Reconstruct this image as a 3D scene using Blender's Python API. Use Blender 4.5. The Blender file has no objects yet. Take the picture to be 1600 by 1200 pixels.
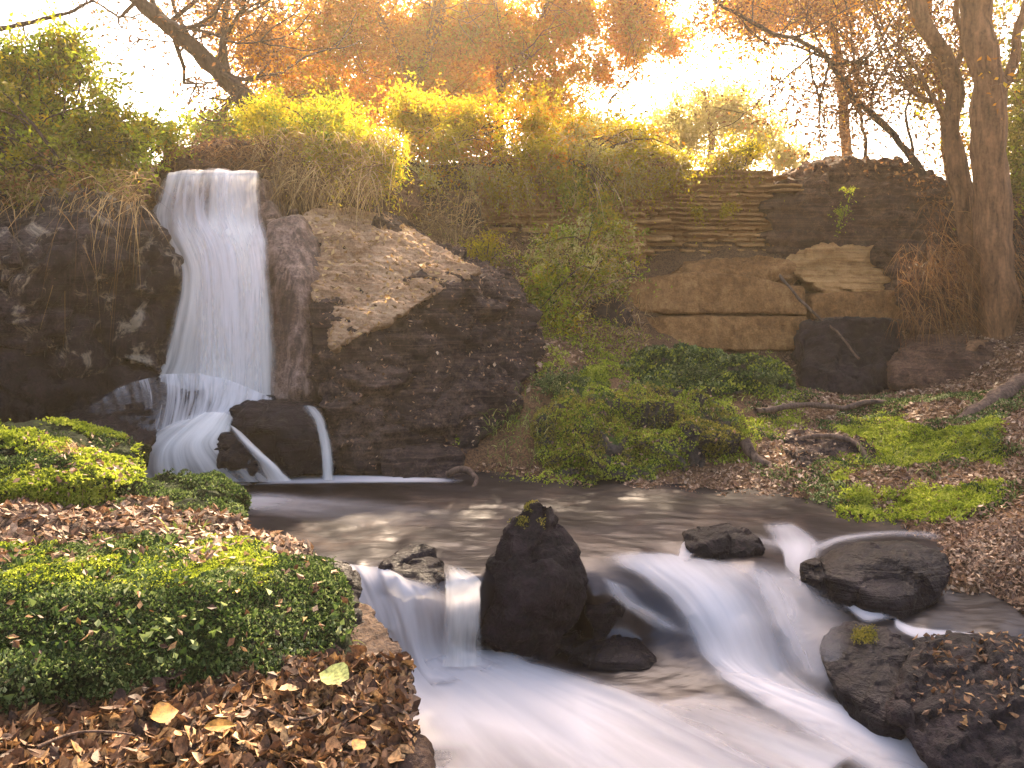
import bpy, bmesh, math, random
import numpy as np
from mathutils import Vector
random.seed(7)
RNG = np.random.default_rng(11)
scene = bpy.context.scene
COL = scene.collection

# ------------------------------------------------------------------ camera
F, PH, CZ = 1300.0, 430.0, 1.6           # focal length in photo pixels, horizon row, eye height over the pool
cam_d = bpy.data.cameras.new('camera'); cam = bpy.data.objects.new('camera', cam_d); COL.objects.link(cam)
cam_d.sensor_width = 36; cam_d.lens = 36 * F / 1600; cam_d.shift_y = (PH - 600) / 1600
cam_d.clip_start = 0.05; cam_d.clip_end = 2000
cam.location = (0, 0, CZ); cam.rotation_euler = (math.radians(90), 0, 0)
scene.camera = cam

# ------------------------------------------------------------------ sky, sun, exposure
SUN_AZ, SUN_EL = math.radians(4), math.radians(38)     # azimuth to the right of the view, elevation
w = bpy.data.worlds.new('World'); scene.world = w; w.use_nodes = True
nt = w.node_tree; bg = nt.nodes['Background']
sky = nt.nodes.new('ShaderNodeTexSky'); sky.sky_type = 'NISHITA'; sky.sun_disc = False
sky.sun_elevation = SUN_EL; sky.sun_rotation = SUN_AZ
sky.dust_density = 4.0; sky.air_density = 0.8; sky.ozone_density = 0.1
tint = nt.nodes.new('ShaderNodeMix'); tint.data_type = 'RGBA'; tint.blend_type = 'MULTIPLY'; tint.inputs[0].default_value = 1.0
tint.inputs[7].default_value = (1.0, 0.925, 0.86, 1)          # warm white balance multiplied into the sky light
nt.links.new(sky.outputs[0], tint.inputs[6]); nt.links.new(tint.outputs[2], bg.inputs[0]); bg.inputs[1].default_value = 0.15
sd = bpy.data.lights.new('sun', 'SUN'); sd.energy = 4.8; sd.angle = math.radians(0.6); sd.color = (1.0, 0.80, 0.54)
sun = bpy.data.objects.new('sun', sd); COL.objects.link(sun)
sv = Vector((math.sin(SUN_AZ) * math.cos(SUN_EL), math.cos(SUN_AZ) * math.cos(SUN_EL), math.sin(SUN_EL)))
sun.rotation_euler = sv.to_track_quat('Z', 'Y').to_euler()
sun.location = (10, 10, 12)
scene.view_settings.view_transform = 'Standard'; scene.view_settings.look = 'None'
scene.view_settings.gamma = 1; scene.view_settings.use_curve_mapping = False
scene.view_settings.exposure = 2.65
scene.render.engine = 'CYCLES'
scene.cycles.use_denoising = True
scene.cycles.max_bounces = 6; scene.cycles.transparent_max_bounces = 14
scene.cycles.diffuse_bounces = 3; scene.cycles.glossy_bounces = 2; scene.cycles.transmission_bounces = 4; scene.cycles.volume_bounces = 0
scene.cycles.caustics_reflective = False; scene.cycles.caustics_refractive = False
scene.cycles.sample_clamp_indirect = 4

# ------------------------------------------------------------------ placing: a point seen at (px, py) that stands Y metres away
def P(px, py, Y): return np.array([(px - 800) / F * Y, Y, CZ - (py - PH) / F * Y])
def W(px, Y, z): return np.array([(px - 800) / F * Y, Y, z])
def proj(p): return 800 + F * p[:, 0] / p[:, 1], PH + F * (CZ - p[:, 2]) / p[:, 1]

# ------------------------------------------------------------------ noise
def _h(ix, iy, iz, s):
    n = (ix * 374761393 + iy * 668265263 + iz * 1274126177 + s * 974634777) & 0xffffffff
    n = ((n ^ (n >> 13)) * 1274126177) & 0xffffffff
    n = n ^ (n >> 16)
    return (n & 0xffff) / 65535.0
def vnoise(p, s=0):
    i = np.floor(p).astype(np.int64); f = p - i; f = f * f * (3 - 2 * f); o = 0
    for dx in (0, 1):
        for dy in (0, 1):
            for dz in (0, 1):
                wgt = (f[:, 0] if dx else 1 - f[:, 0]) * (f[:, 1] if dy else 1 - f[:, 1]) * (f[:, 2] if dz else 1 - f[:, 2])
                o = o + wgt * _h(i[:, 0] + dx, i[:, 1] + dy, i[:, 2] + dz, s)
    return o * 2 - 1
def fbm(p, octv=4, s=0, g=0.5):
    o = 0; a = 1; q = p
    for k in range(octv):
        o = o + a * vnoise(q, s + k * 7); a *= g; q = q * 2.03 + 3.7
    return o
def ridged(p, octv=4, s=0):
    o = 0; a = 1; q = p
    for k in range(octv):
        o = o + a * (1 - 2 * np.abs(vnoise(q, s + k * 7))); a *= 0.5; q = q * 2.03 + 3.7
    return o
def worley(p, s=0):
    i = np.floor(p).astype(np.int64)
    f1 = np.full(len(p), 9.0); f2 = np.full(len(p), 9.0); cid = np.zeros(len(p)); tl = np.zeros(len(p))
    for dx in (-1, 0, 1):
        for dy in (-1, 0, 1):
            for dz in (-1, 0, 1):
                c = i + np.array([dx, dy, dz])
                q = np.stack([c[:, 0] + _h(c[:, 0], c[:, 1], c[:, 2], s + 1), c[:, 1] + _h(c[:, 0], c[:, 1], c[:, 2], s + 2), c[:, 2] + _h(c[:, 0], c[:, 1], c[:, 2], s + 3)], 1)
                d = np.linalg.norm(q - p, axis=1); n = _h(c[:, 0], c[:, 1], c[:, 2], s + 9)
                nv = np.stack([_h(c[:, 0], c[:, 1], c[:, 2], s + 11 + k) - .5 for k in range(3)], 1); t_ = ((p - q) * nv).sum(1) * 2
                near = d < f1
                f2 = np.where(near, f1, np.minimum(f2, d)); cid = np.where(near, n, cid); tl = np.where(near, t_, tl); f1 = np.where(near, d, f1)
    return f1, f2, cid, tl
def sstep(a, b, x):
    t = np.clip((x - a) / (b - a), 0, 1); return t * t * (3 - 2 * t)

# ------------------------------------------------------------------ objects
def tag(o, label=None, cat=None, group=None, kind=None):
    if label: o['label'] = label
    if cat: o['category'] = cat
    if group: o['group'] = group
    if kind: o['kind'] = kind
    return o
def mesh_obj(name, V, faces, mat, parent=None, smooth=True, attrs=None, uv=None, origin=None):
    """V: (n,3) world coordinates; faces: list of arrays of equal-sized polygons"""
    V = np.asarray(V, float)
    if origin is None:
        origin = np.array([V[:, 0].mean(), V[:, 1].mean(), V[:, 2].min()]) if parent is None else np.array(parent.location)
    origin = np.asarray(origin, float)
    me = bpy.data.meshes.new(name)
    if not isinstance(faces, list): faces = [faces]
    loops = np.concatenate([f.ravel() for f in faces]).astype(np.int32)
    counts = np.concatenate([np.full(len(f), f.shape[1], np.int32) for f in faces])
    starts = np.concatenate([[0], np.cumsum(counts)[:-1]]).astype(np.int32)
    me.vertices.add(len(V)); me.vertices.foreach_set('co', (V - origin).astype(np.float32).ravel())
    me.loops.add(len(loops)); me.loops.foreach_set('vertex_index', loops)
    me.polygons.add(len(counts)); me.polygons.foreach_set('loop_start', starts); me.polygons.foreach_set('loop_total', counts)
    me.polygons.foreach_set('use_smooth', np.full(len(counts), bool(smooth)))
    me.update(calc_edges=True)
    for k, a in (attrs or {}).items():
        at = me.attributes.new(k, 'FLOAT', 'POINT'); at.data.foreach_set('value', np.asarray(a, np.float32))
    if uv is not None:
        l = me.uv_layers.new(name='UVMap'); l.data.foreach_set('uv', uv[loops].astype(np.float32).ravel())
    me.materials.append(mat)
    o = bpy.data.objects.new(name, me); COL.objects.link(o)
    if parent is not None:
        o.parent = parent; o.location = Vector(origin) - parent.location
    else: o.location = origin
    return o
def empty(name, loc):
    o = bpy.data.objects.new(name, None); COL.objects.link(o); o.location = [float(c) for c in loc]; o.empty_display_size = 0.2; return o

def vnormals(V, F4):
    a, b, c = V[F4[:, 0]], V[F4[:, 1]], V[F4[:, 2]]
    n = np.cross(b - a, c - a) if F4.shape[1] == 3 else np.cross(c - a, V[F4[:, 3]] - b)
    N = np.zeros_like(V)
    for k in range(F4.shape[1]): np.add.at(N, F4[:, k], n)
    return N / (np.linalg.norm(N, axis=1, keepdims=True) + 1e-12)

SURF = {}      # name -> (V, F) of built surfaces, for scattering moss and leaves on them
def hull_remesh(pts, vox, sm):
    bm = bmesh.new()
    for p in pts: bm.verts.new(p)
    r = bmesh.ops.convex_hull(bm, input=bm.verts[:])
    bmesh.ops.delete(bm, geom=[v for v in bm.verts if not v.link_faces], context='VERTS')
    me = bpy.data.meshes.new('tmp'); bm.to_mesh(me); bm.free()
    o = bpy.data.objects.new('tmp', me); COL.objects.link(o)
    m = o.modifiers.new('r', 'REMESH'); m.mode = 'VOXEL'; m.voxel_size = vox
    if sm: s = o.modifiers.new('s', 'SMOOTH'); s.factor = 0.5; s.iterations = sm
    ev = o.evaluated_get(bpy.context.evaluated_depsgraph_get()); em = ev.to_mesh()
    V = np.zeros(len(em.vertices) * 3); em.vertices.foreach_get('co', V); V = V.reshape(-1, 3)
    L = np.zeros(len(em.loops), np.int64); em.loops.foreach_get('vertex_index', L)
    T = np.zeros(len(em.polygons), np.int64); em.polygons.foreach_get('loop_total', T)
    assert (T == 4).all()
    ev.to_mesh_clear(); bpy.data.objects.remove(o); bpy.data.meshes.remove(me)
    return V, L.reshape(-1, 4)
def carve(V, Fq, amp=0.06, fr=1.5, crag=0.05, cfr=2.5, strata=0.0, sfr=7.0, tilt=(0.1, 0.05), fine=0.012, seed=0):
    N = vnormals(V, Fq)
    q = V + seed * 13.7
    wv = np.stack([fbm(q * 1.3 + 5, 3, seed), fbm(q * 1.3 + 15, 3, seed), fbm(q * 1.3 + 25, 3, seed)], 1) * 0.25
    d = amp * fbm(q * fr, 4, seed)
    if crag:
        f1, f2, cid, tl = worley((q + wv) * cfr * np.array([.8, 1, 1.25]), seed)
        d = d + crag * (1.9 * tl + 0.7 * (cid - .5)) - crag * 0.45 * (1 - sstep(0, 0.05, f2 - f1))
        f1, f2, cid, tl = worley((q + wv * .6) * cfr * 2.9, seed + 3)
        d = d + crag * (0.75 * tl + 0.2 * (cid - .5)) - crag * 0.12 * (1 - sstep(0, 0.06, f2 - f1))
    if strata:
        h = (q[:, 2] + tilt[0] * q[:, 0] + tilt[1] * q[:, 1] + 0.08 * fbm(q * 1.1, 3, seed)) * sfr
        k = np.floor(h); fr_ = h - k
        st = _h(k.astype(np.int64), k.astype(np.int64) * 0 + 3, k.astype(np.int64) * 0, seed)
        d = d + strata * (st - 0.5) * 1.6 - strata * 1.1 * (1 - sstep(0.02, 0.16, np.minimum(fr_, 1 - fr_)))
    d = d + fine * fbm(q * 14, 3, seed + 5) + fine * 1.2 * ridged(q * 6, 3, seed + 2)
    return V + N * d[:, None]
def rock(name, pts, mat, label=None, cat='rock', group=None, back=0.8, vox=0.03, sm=6, shrink=0.85, extra=None, key=None, parent=None, kind=None, **kw):
    """pts: (px, py, Y) seen outline and bulges; the solid goes on `back` metres behind them"""
    A = [P(*p) for p in pts]; c = np.mean(A, 0)
    B = []
    for a in A:
        b = a.copy(); b[0] = c[0] + (a[0] - c[0]) * shrink; b[2] = c[2] + (a[2] - c[2]) * shrink; b[1] += back; B.append(b)
    V, Fq = hull_remesh(A + B + [np.array(e) for e in (extra or [])], vox, sm)
    V = carve(V, Fq, **kw)
    o = mesh_obj(name, V, Fq, mat, parent)
    if key: SURF[key] = (V, Fq)
    tag(o, label, cat if parent is None else None, group, kind)
    return o

def scatter(surf, n, cond=None, seed=0):
    V, Fq = surf
    r = np.random.default_rng(seed + 100)
    T = np.concatenate([Fq[:, [0, 1, 2]], Fq[:, [0, 2, 3]]]) if Fq.shape[1] == 4 else Fq
    a, b, c = V[T[:, 0]], V[T[:, 1]], V[T[:, 2]]
    nn = np.cross(b - a, c - a); ar = np.linalg.norm(nn, axis=1) + 1e-12; nn = nn / ar[:, None]
    ct = (a + b + c) / 3
    wgt = ar.copy()
    if cond is not None: wgt = wgt * np.clip(cond(ct, nn), 0, 1)
    if wgt.sum() <= 0: raise ValueError('nothing to scatter on')
    i = r.choice(len(T), n, p=wgt / wgt.sum())
    u = r.random(n); v = r.random(n); f = u + v > 1; u[f] = 1 - u[f]; v[f] = 1 - v[f]
    return a[i] + (b[i] - a[i]) * u[:, None] + (c[i] - a[i]) * v[:, None], nn[i]

def unit(v): return v / (np.linalg.norm(v, axis=-1, keepdims=True) + 1e-12)
def leaves(C, D, N, size, asp=0.5, fold=0.25, bend=0.2, detail=False, rnd=None):
    """one folded leaf at every C, pointing along D, facing N -> (V, tris, rnd attribute)"""
    n = len(C); size = np.broadcast_to(size, (n,))[:, None]
    D = unit(D); S = unit(np.cross(D, N)); U = np.cross(S, D)
    asp = np.broadcast_to(asp, (n,))[:, None]; fold = np.broadcast_to(fold, (n,))[:, None]; bend = np.broadcast_to(bend, (n,))[:, None]
    if detail:   # a lobed outline of twelve points round a midrib
        t = [0, .08, .24, .42, .56, .72, .86, 1.0]; wd = [0, .20, .46, .56, .48, .40, .18, 0]
        mid = [0, .2, .4, .62, .82, 1.0]
        pts = []
        for tt, ww in zip(t, wd): pts.append((tt, ww))
        for tt, ww in list(zip(t, wd))[-2:0:-1]: pts.append((tt, -ww))
        pts.append((0.45, 0))
    else: pts = [(0, 0), (.45, .5), (1, 0), (.45, -.5)]
    vs = []
    for tt, ww in pts:
        x = tt * size; y = ww * asp * size
        z = fold * np.abs(y) * 2 - bend * size * tt * tt
        vs.append(C + D * x + S * y + U * z)
    k = len(pts); V = np.stack(vs, 1).reshape(-1, 3); base = (np.arange(n) * k)[:, None]
    if detail:
        m = k - 1; T = np.concatenate([base + np.array([[k - 1, j, (j + 1) % m]]) for j in range(m)])
    else: T = np.concatenate([base + np.array([[0, 1, 2]]), base + np.array([[0, 2, 3]])])
    if rnd is None: rnd = RNG.random(n)
    return V, T, np.repeat(rnd, k)
def join(parts):
    Vs, Ts, Rs = [], [], []; o = 0
    for V, T, R in parts: Vs.append(V); Ts.append(T + o); Rs.append(R); o += len(V)
    return np.concatenate(Vs), np.concatenate(Ts), np.concatenate(Rs)

def tube(path, radii, seg=8, wob=0.0):
    path = np.asarray(path, float); n = len(path); radii = np.broadcast_to(radii, (n,))
    t = np.gradient(path, axis=0); t = unit(t)
    ref = np.array([0.13, 0.97, 0.21]); s = unit(np.cross(t, ref)); u = np.cross(s, t)
    an = np.arange(seg) * 2 * np.pi / seg
    ring = np.cos(an)[None, :, None] * s[:, None] + np.sin(an)[None, :, None] * u[:, None]
    rr = radii[:, None] * np.ones(seg)[None]
    if wob:
        q = (path[:, None] + ring * rr[..., None]).reshape(-1, 3); rr = rr * (1 + wob * fbm(q * np.array([9, 9, 3.0]), 3, 4).reshape(n, seg))
    V = (path[:, None] + ring * rr[..., None]).reshape(-1, 3)
    i = np.arange(n - 1)[:, None] * seg; j = np.arange(seg)[None]
    a = i + j; b = i + (j + 1) % seg
    Fq = np.stack([a, b, b + seg, a + seg], -1).reshape(-1, 4)
    return V, Fq, np.zeros(len(V))
def spline(pts, n):
    pts = np.asarray(pts, float); m = len(pts); t = np.linspace(0, m - 1, n); i = np.minimum(t.astype(int), m - 2); f = (t - i)[:, None]
    g = lambda k: pts[np.clip(k, 0, m - 1)]
    p0, p1, p2, p3 = g(i - 1), g(i), g(i + 1), g(i + 2)
    return 0.5 * (2 * p1 + (p2 - p0) * f + (2 * p0 - 5 * p1 + 4 * p2 - p3) * f ** 2 + (3 * p1 - p0 - 3 * p2 + p3) * f ** 3)
def limb(pts, r0, r1, seg=8, wob=0.0, n=None, jit=0.0):
    """pts are (px, py, Y) or world points"""
    p = spline(pts, n or max(6, len(pts) * 7))
    if jit: p = p + jit * np.stack([fbm(p * 3 + k * 9, 3, k) for k in range(3)], 1)
    return tube(p, r0 + (r1 - r0) * np.linspace(0, 1, len(p)) ** 0.8, seg, wob)
def blades(C, D, L, wdt, droop, rnd=None, seg=4):
    """grass blades: start C, direction D, length L, curving down by droop"""
    n = len(C); D = unit(D); L = np.broadcast_to(L, (n,)); wdt = np.broadcast_to(wdt, (n,)); droop = np.broadcast_to(droop, (n,))
    side = unit(np.cross(D, RNG.normal(size=(n, 3))))
    rows = []
    for k in range(seg + 1):
        t = k / seg
        c = C + D * (L * t)[:, None]; c[:, 2] -= droop * L * t * t
        wk = wdt * (1 - t) ** 0.7 * 0.5 + 0.0004
        rows += [c - side * wk[:, None], c + side * wk[:, None]]
    K = 2 * (seg + 1); V = np.stack(rows, 1).reshape(-1, 3); base = (np.arange(n) * K)[:, None]
    Fq = np.concatenate([base + np.array([[2 * k, 2 * k + 1, 2 * k + 3, 2 * k + 2]]) for k in range(seg)])
    if rnd is None: rnd = RNG.random(n)
    return V, Fq, np.repeat(rnd, K)
def rdir(n, up=0.0):
    d = RNG.normal(size=(n, 3)); d = unit(d); d[:, 2] += up; return unit(d)

# ------------------------------------------------------------------ materials
class NT:
    def __init__(s, name):
        s.m = bpy.data.materials.new(name); s.m.use_nodes = True; s.t = s.m.node_tree; s.t.nodes.clear()
        s.out = s.t.nodes.new('ShaderNodeOutputMaterial')
    def n(s, typ, **kw):
        x = s.t.nodes.new('ShaderNode' + typ)
        for k, v in kw.items():
            if hasattr(x, k) and k not in ('Scale',): setattr(x, k, v)
        return x
    def l(s, a, b): s.t.links.new(a, b)
    def pos(s, scale=(1, 1, 1), rot=(0, 0, 0)):
        g = s.n('NewGeometry'); m = s.n('Mapping'); m.inputs['Scale'].default_value = scale; m.inputs['Rotation'].default_value = rot
        s.l(g.outputs['Position'], m.inputs['Vector']); return m.outputs[0]
    def noise(s, vec, scale, detail=5, rough=0.55, dist=0.0):
        x = s.n('TexNoise'); x.inputs['Scale'].default_value = scale; x.inputs['Detail'].default_value = detail
        x.inputs['Roughness'].default_value = rough; x.inputs['Distortion'].default_value = dist
        s.l(vec, x.inputs['Vector']); return x.outputs['Fac']
    def ramp(s, fac, stops, mode='LINEAR'):
        r = s.n('ValToRGB'); r.color_ramp.interpolation = mode; e = r.color_ramp.elements
        while len(e) < len(stops): e.new(0.5)
        for q, (p, c) in zip(e, stops):
            q.position = p; q.color = (c, c, c, 1) if isinstance(c, (int, float)) else (*c, 1)
        s.l(fac, r.inputs[0]); return r.outputs[0]
    def mix(s, fac, a, b, blend='MIX'):
        x = s.n('Mix'); x.data_type = 'RGBA'; x.blend_type = blend
        for k, v in ((0, fac), (6, a), (7, b)):
            sock = x.inputs[k]
            if isinstance(v, (int, float)): sock.default_value = v if k == 0 else (v, v, v, 1)
            elif isinstance(v, tuple): sock.default_value = (*v, 1)
            else: s.l(v, sock)
        return x.outputs[2]
    def math(s, op, a, b=0.0, clamp=False):
        x = s.n('Math'); x.operation = op; x.use_clamp = clamp
        for sock, v in ((x.inputs[0], a), (x.inputs[1], b)):
            if isinstance(v, (int, float)): sock.default_value = v
            else: s.l(v, sock)
        return x.outputs[0]
    def attr(s, name):
        a = s.n('Attribute'); a.attribute_name = name; return a.outputs['Fac']
    def bump(s, h, strength=0.5, dist=0.02, prev=None):
        b = s.n('Bump'); b.inputs['Strength'].default_value = strength; b.inputs['Distance'].default_value = dist
        s.l(h, b.inputs['Height'])
        if prev is not None: s.l(prev, b.inputs['Normal'])
        return b.outputs[0]
    def pbr(s, col, rough=0.7, normal=None, spec=0.5, alpha=None):
        b = s.n('BsdfPrincipled')
        for key, v in (('Base Color', col), ('Roughness', rough), ('Specular IOR Level', spec)):
            if isinstance(v, tuple): b.inputs[key].default_value = (*v, 1)
            elif isinstance(v, (int, float)): b.inputs[key].default_value = v
            else: s.l(v, b.inputs[key])
        if normal is not None: s.l(normal, b.inputs['Normal'])
        if alpha is not None: s.l(alpha, b.inputs['Alpha'])
        return b.outputs[0]
    def done(s, sh): s.l(sh, s.out.inputs['Surface']); return s.m

def rock_mat(name, dark, mid, light, rough=0.8, moss=0.0, mosscol=(0.06, 0.09, 0.015), sc=1.0, streak=0.0, strata=0.0, leafy=0.0, bump=0.6, patch=None):
    t = NT(name); p = t.pos()
    a = t.noise(p, 2.2 * sc, 8, 0.65, 0.4); b = t.noise(p, 13 * sc, 6, 0.7); c = t.noise(p, 55 * sc, 4, 0.7)
    f = t.math('ADD', t.math('MULTIPLY', a, 0.42), t.math('ADD', t.math('MULTIPLY', b, 0.34), t.math('MULTIPLY', c, 0.30)))
    col = t.ramp(f, [(0.43, dark), (0.53, mid), (0.63, light), (0.72, tuple(min(.8, q * 1.5) for q in light))])
    hgt = t.math('ADD', t.math('MULTIPLY', b, 1.0), t.math('MULTIPLY', c, 0.45))
    if strata:
        g = t.noise(t.pos((0.6, 0.6, 13), (0.06, 0.04, 0)), 2.0, 5, 0.6, 0.6)
        col = t.mix(strata, col, t.ramp(g, [(0.36, dark), (0.5, mid), (0.66, light)]))
        hgt = t.math('ADD', hgt, t.math('MULTIPLY', g, 1.4))
    if streak:
        g = t.noise(t.pos((16, 16, 0.9)), 1.4, 5, 0.6, 0.3)
        col = t.mix(t.math('MULTIPLY', t.ramp(g, [(0.5, 0.0), (0.68, 1.0)]), streak), col, light)
        g2 = t.noise(t.pos((11, 11, 0.5)), 1.1, 4, 0.6, 0.3)
        col = t.mix(t.math('MULTIPLY', t.ramp(g2, [(0.48, 0.0), (0.62, 1.0)]), streak), col, dark)
    if patch:      # lichen / mineral patches
        g = t.noise(p, 3.1, 6, 0.75, 0.8)
        col = t.mix(t.ramp(g, [(0.545, 0.0), (0.63, 0.8)]), col, patch)
    if leafy:
        v = t.n('TexVoronoi'); v.inputs['Scale'].default_value = 75; t.l(p, v.inputs['Vector'])
        col = t.mix(leafy, col, t.ramp(v.outputs['Color'], [(0.2, (0.05, 0.025, 0.015)), (0.45, (0.16, 0.075, 0.03)), (0.7, (0.30, 0.17, 0.08)), (0.9, (0.10, 0.05, 0.03))]))
    if moss:
        g = t.n('NewGeometry'); sx = t.n('SeparateXYZ'); t.l(g.outputs['Normal'], sx.inputs[0])
        k = t.math('ADD', t.math('MULTIPLY', sx.outputs[2], 0.9), t.math('MULTIPLY', t.math('SUBTRACT', a, 0.5), 2.2))
        k = t.ramp(t.math('ADD', k, moss - 1.0), [(0.30, 0.0), (0.48, 1.0)])
        mc = t.ramp(c, [(0.35, tuple(q * 0.45 for q in mosscol)), (0.65, tuple(min(1, q * 1.7) for q in mosscol))])
        col = t.mix(k, col, mc)
        rough = t.mix(k, (rough,) * 3, (0.95, 0.95, 0.95))
    n = t.bump(hgt, min(1.0, bump * 1.4), 0.04); n = t.bump(t.noise(p, 150 * sc, 3, 0.7), bump * 0.6, 0.006, n)
    return t.done(t.pbr(col, rough, n, 0.14))

def leaf_mat(name, stops, trans=0.45, rough=0.6, spec=0.25, fine=0):
    t = NT(name); r = t.attr('rnd')
    col = t.ramp(r, stops)
    v = t.noise(t.pos(), 2.5, 3); col = t.mix(0.35, col, t.ramp(v, [(0.35, 0.35), (0.65, 1.0)]), 'MULTIPLY')
    if fine: col = t.mix(1.0, col, t.ramp(t.noise(t.pos(), fine, 4, 0.7), [(0.36, 0.35), (0.5, 0.85), (0.64, 1.25)]), 'MULTIPLY')
    b = t.pbr(col, rough, None, spec)
    tr = t.n('BsdfTranslucent'); t.l(col, tr.inputs[0])
    m = t.n('MixShader'); m.inputs[0].default_value = trans; t.l(b, m.inputs[1]); t.l(tr.outputs[0], m.inputs[2])
    return t.done(m.outputs[0])
def bark_mat(name, dark, light, sc=1.0):
    t = NT(name); a = t.noise(t.pos((9 * sc, 9 * sc, 1.6 * sc)), 2.0, 7, 0.65, 0.5); b = t.noise(t.pos(), 30, 4)
    col = t.ramp(t.math('ADD', t.math('MULTIPLY', a, 0.75), t.math('MULTIPLY', b, 0.25)), [(0.36, dark), (0.62, light)])
    return t.done(t.pbr(col, 0.9, t.bump(a, 0.9, 0.03), 0.2))

# colours: dark basalt tinted with the purple of shade, tufa and sandstone brightened as if lit
M_cliff = rock_mat('dark_wet_cliff', (0.003, 0.002, 0.0035), (0.012, 0.008, 0.011), (0.075, 0.05, 0.048), 0.45, streak=0.5, strata=0.12, patch=(0.34, 0.27, 0.19))
M_wet = rock_mat('wet_rock', (0.003, 0.002, 0.003), (0.009, 0.006, 0.008), (0.030, 0.021, 0.024), 0.4, strata=0.25)
M_wetbrown = rock_mat('wet_brown_rock', (0.03, 0.018, 0.015), (0.10, 0.06, 0.045), (0.26, 0.17, 0.13), 0.38, streak=0.8, bump=0.35)
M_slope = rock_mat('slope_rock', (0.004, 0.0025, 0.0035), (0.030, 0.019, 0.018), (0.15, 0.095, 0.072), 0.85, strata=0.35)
M_tanlit = rock_mat('lit_tan_rock', (0.15, 0.080, 0.042), (0.34, 0.205, 0.115), (0.52, 0.35, 0.21), 0.85, strata=0.3)  # pale tan stands in for sunlight on the sloping boulder's top
M_block = rock_mat('ashlar_block', (0.10, 0.042, 0.014), (0.23, 0.108, 0.036), (0.38, 0.20, 0.08), 0.85, bump=0.8, streak=0.35)  # warm glow on the block faces put into the stone colour
M_wall = rock_mat('old_wall_stone', (0.14, 0.065, 0.022), (0.38, 0.20, 0.075), (0.56, 0.34, 0.14), 0.9, strata=0.5)  # warm light put into the colour, as no sun reaches the wall front
M_brown = rock_mat('brown_outcrop', (0.014, 0.007, 0.006), (0.065, 0.033, 0.022), (0.20, 0.11, 0.065), 0.88, strata=0.3, moss=0.12, mosscol=(0.09, 0.085, 0.015))
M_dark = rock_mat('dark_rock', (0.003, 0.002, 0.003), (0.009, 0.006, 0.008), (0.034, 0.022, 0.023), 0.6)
M_pyr = rock_mat('peaked_rock', (0.003, 0.002, 0.003), (0.009, 0.0055, 0.0075), (0.024, 0.015, 0.018), 0.55, moss=0.15, mosscol=(0.10, 0.10, 0.015))
M_mossrock = rock_mat('mossy_rock', (0.018, 0.014, 0.013), (0.05, 0.04, 0.035), (0.12, 0.09, 0.075), 0.85, moss=0.75, mosscol=(0.045, 0.065, 0.012))
M_mossunder = rock_mat('moss_bed', (0.004, 0.007, 0.003), (0.012, 0.020, 0.006), (0.05, 0.065, 0.018), 0.95, bump=1.0, sc=2.5)
M_soil = rock_mat('leafy_soil', (0.02, 0.012, 0.009), (0.07, 0.038, 0.022), (0.17, 0.095, 0.05), 0.95, leafy=0.4)
M_slab = rock_mat('leafy_slab', (0.010, 0.006, 0.006), (0.03, 0.02, 0.018), (0.08, 0.055, 0.045), 0.85, leafy=0.15)

GREEN = [(0.0, (0.035, 0.07, 0.012)), (0.4, (0.07, 0.12, 0.018)), (0.75, (0.13, 0.17, 0.025)), (1.0, (0.26, 0.26, 0.07))]
M_lgreen = leaf_mat('bush_leaves', [(0, (0.06, 0.10, 0.010)), (0.4, (0.24, 0.31, 0.015)), (0.75, (0.46, 0.50, 0.03)), (1.0, (0.26, 0.15, 0.04))], 0.55)
M_lyellow = leaf_mat('yellow_green_leaves', [(0, (0.20, 0.19, 0.012)), (0.45, (0.52, 0.44, 0.015)), (0.8, (0.66, 0.48, 0.02)), (1.0, (0.5, 0.24, 0.03))], 0.7)
M_lorange = leaf_mat('orange_leaves', [(0, (0.30, 0.10, 0.006)), (0.35, (0.64, 0.24, 0.010)), (0.7, (0.78, 0.35, 0.014)), (1.0, (0.80, 0.50, 0.03))], 0.62)
M_lbrown = leaf_mat('brown_leaves', [(0, (0.08, 0.035, 0.015)), (0.5, (0.24, 0.10, 0.035)), (1.0, (0.42, 0.22, 0.08))], 0.5)
M_lpale = leaf_mat('pale_leaves', [(0, (0.40, 0.38, 0.10)), (0.5, (0.60, 0.54, 0.16)), (1.0, (0.70, 0.60, 0.25))], 0.6)
M_lolive = leaf_mat('olive_leaves', [(0, (0.05, 0.055, 0.010)), (0.5, (0.22, 0.20, 0.025)), (1.0, (0.44, 0.34, 0.07))], 0.45)
M_moss = leaf_mat('moss_leaves', [(0, (0.008, 0.018, 0.005)), (0.40, (0.034, 0.064, 0.013)), (0.70, (0.12, 0.17, 0.04)), (0.92, (0.29, 0.33, 0.13)), (1.0, (0.48, 0.50, 0.26))], 0.35)
M_mossy = leaf_mat('yellow_moss_leaves', [(0, (0.08, 0.12, 0.010)), (0.5, (0.30, 0.36, 0.022)), (1.0, (0.56, 0.56, 0.10))], 0.45)
M_litter = leaf_mat('dead_leaves', [(0, (0.03, 0.014, 0.010)), (0.35, (0.09, 0.042, 0.022)), (0.65, (0.22, 0.105, 0.045)), (0.88, (0.38, 0.21, 0.08)), (1.0, (0.52, 0.36, 0.20))], 0.15, 0.6, 0.22, fine=70)
M_litterb = leaf_mat('bleached_dead_leaves', [(0, (0.07, 0.035, 0.022)), (0.4, (0.20, 0.10, 0.055)), (0.75, (0.36, 0.21, 0.12)), (1.0, (0.58, 0.40, 0.26))], 0.2, 0.6, 0.3, fine=50)
M_straw = leaf_mat('dry_grass', [(0, (0.10, 0.05, 0.02)), (0.5, (0.38, 0.22, 0.08)), (1.0, (0.66, 0.46, 0.20))], 0.3)
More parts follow.
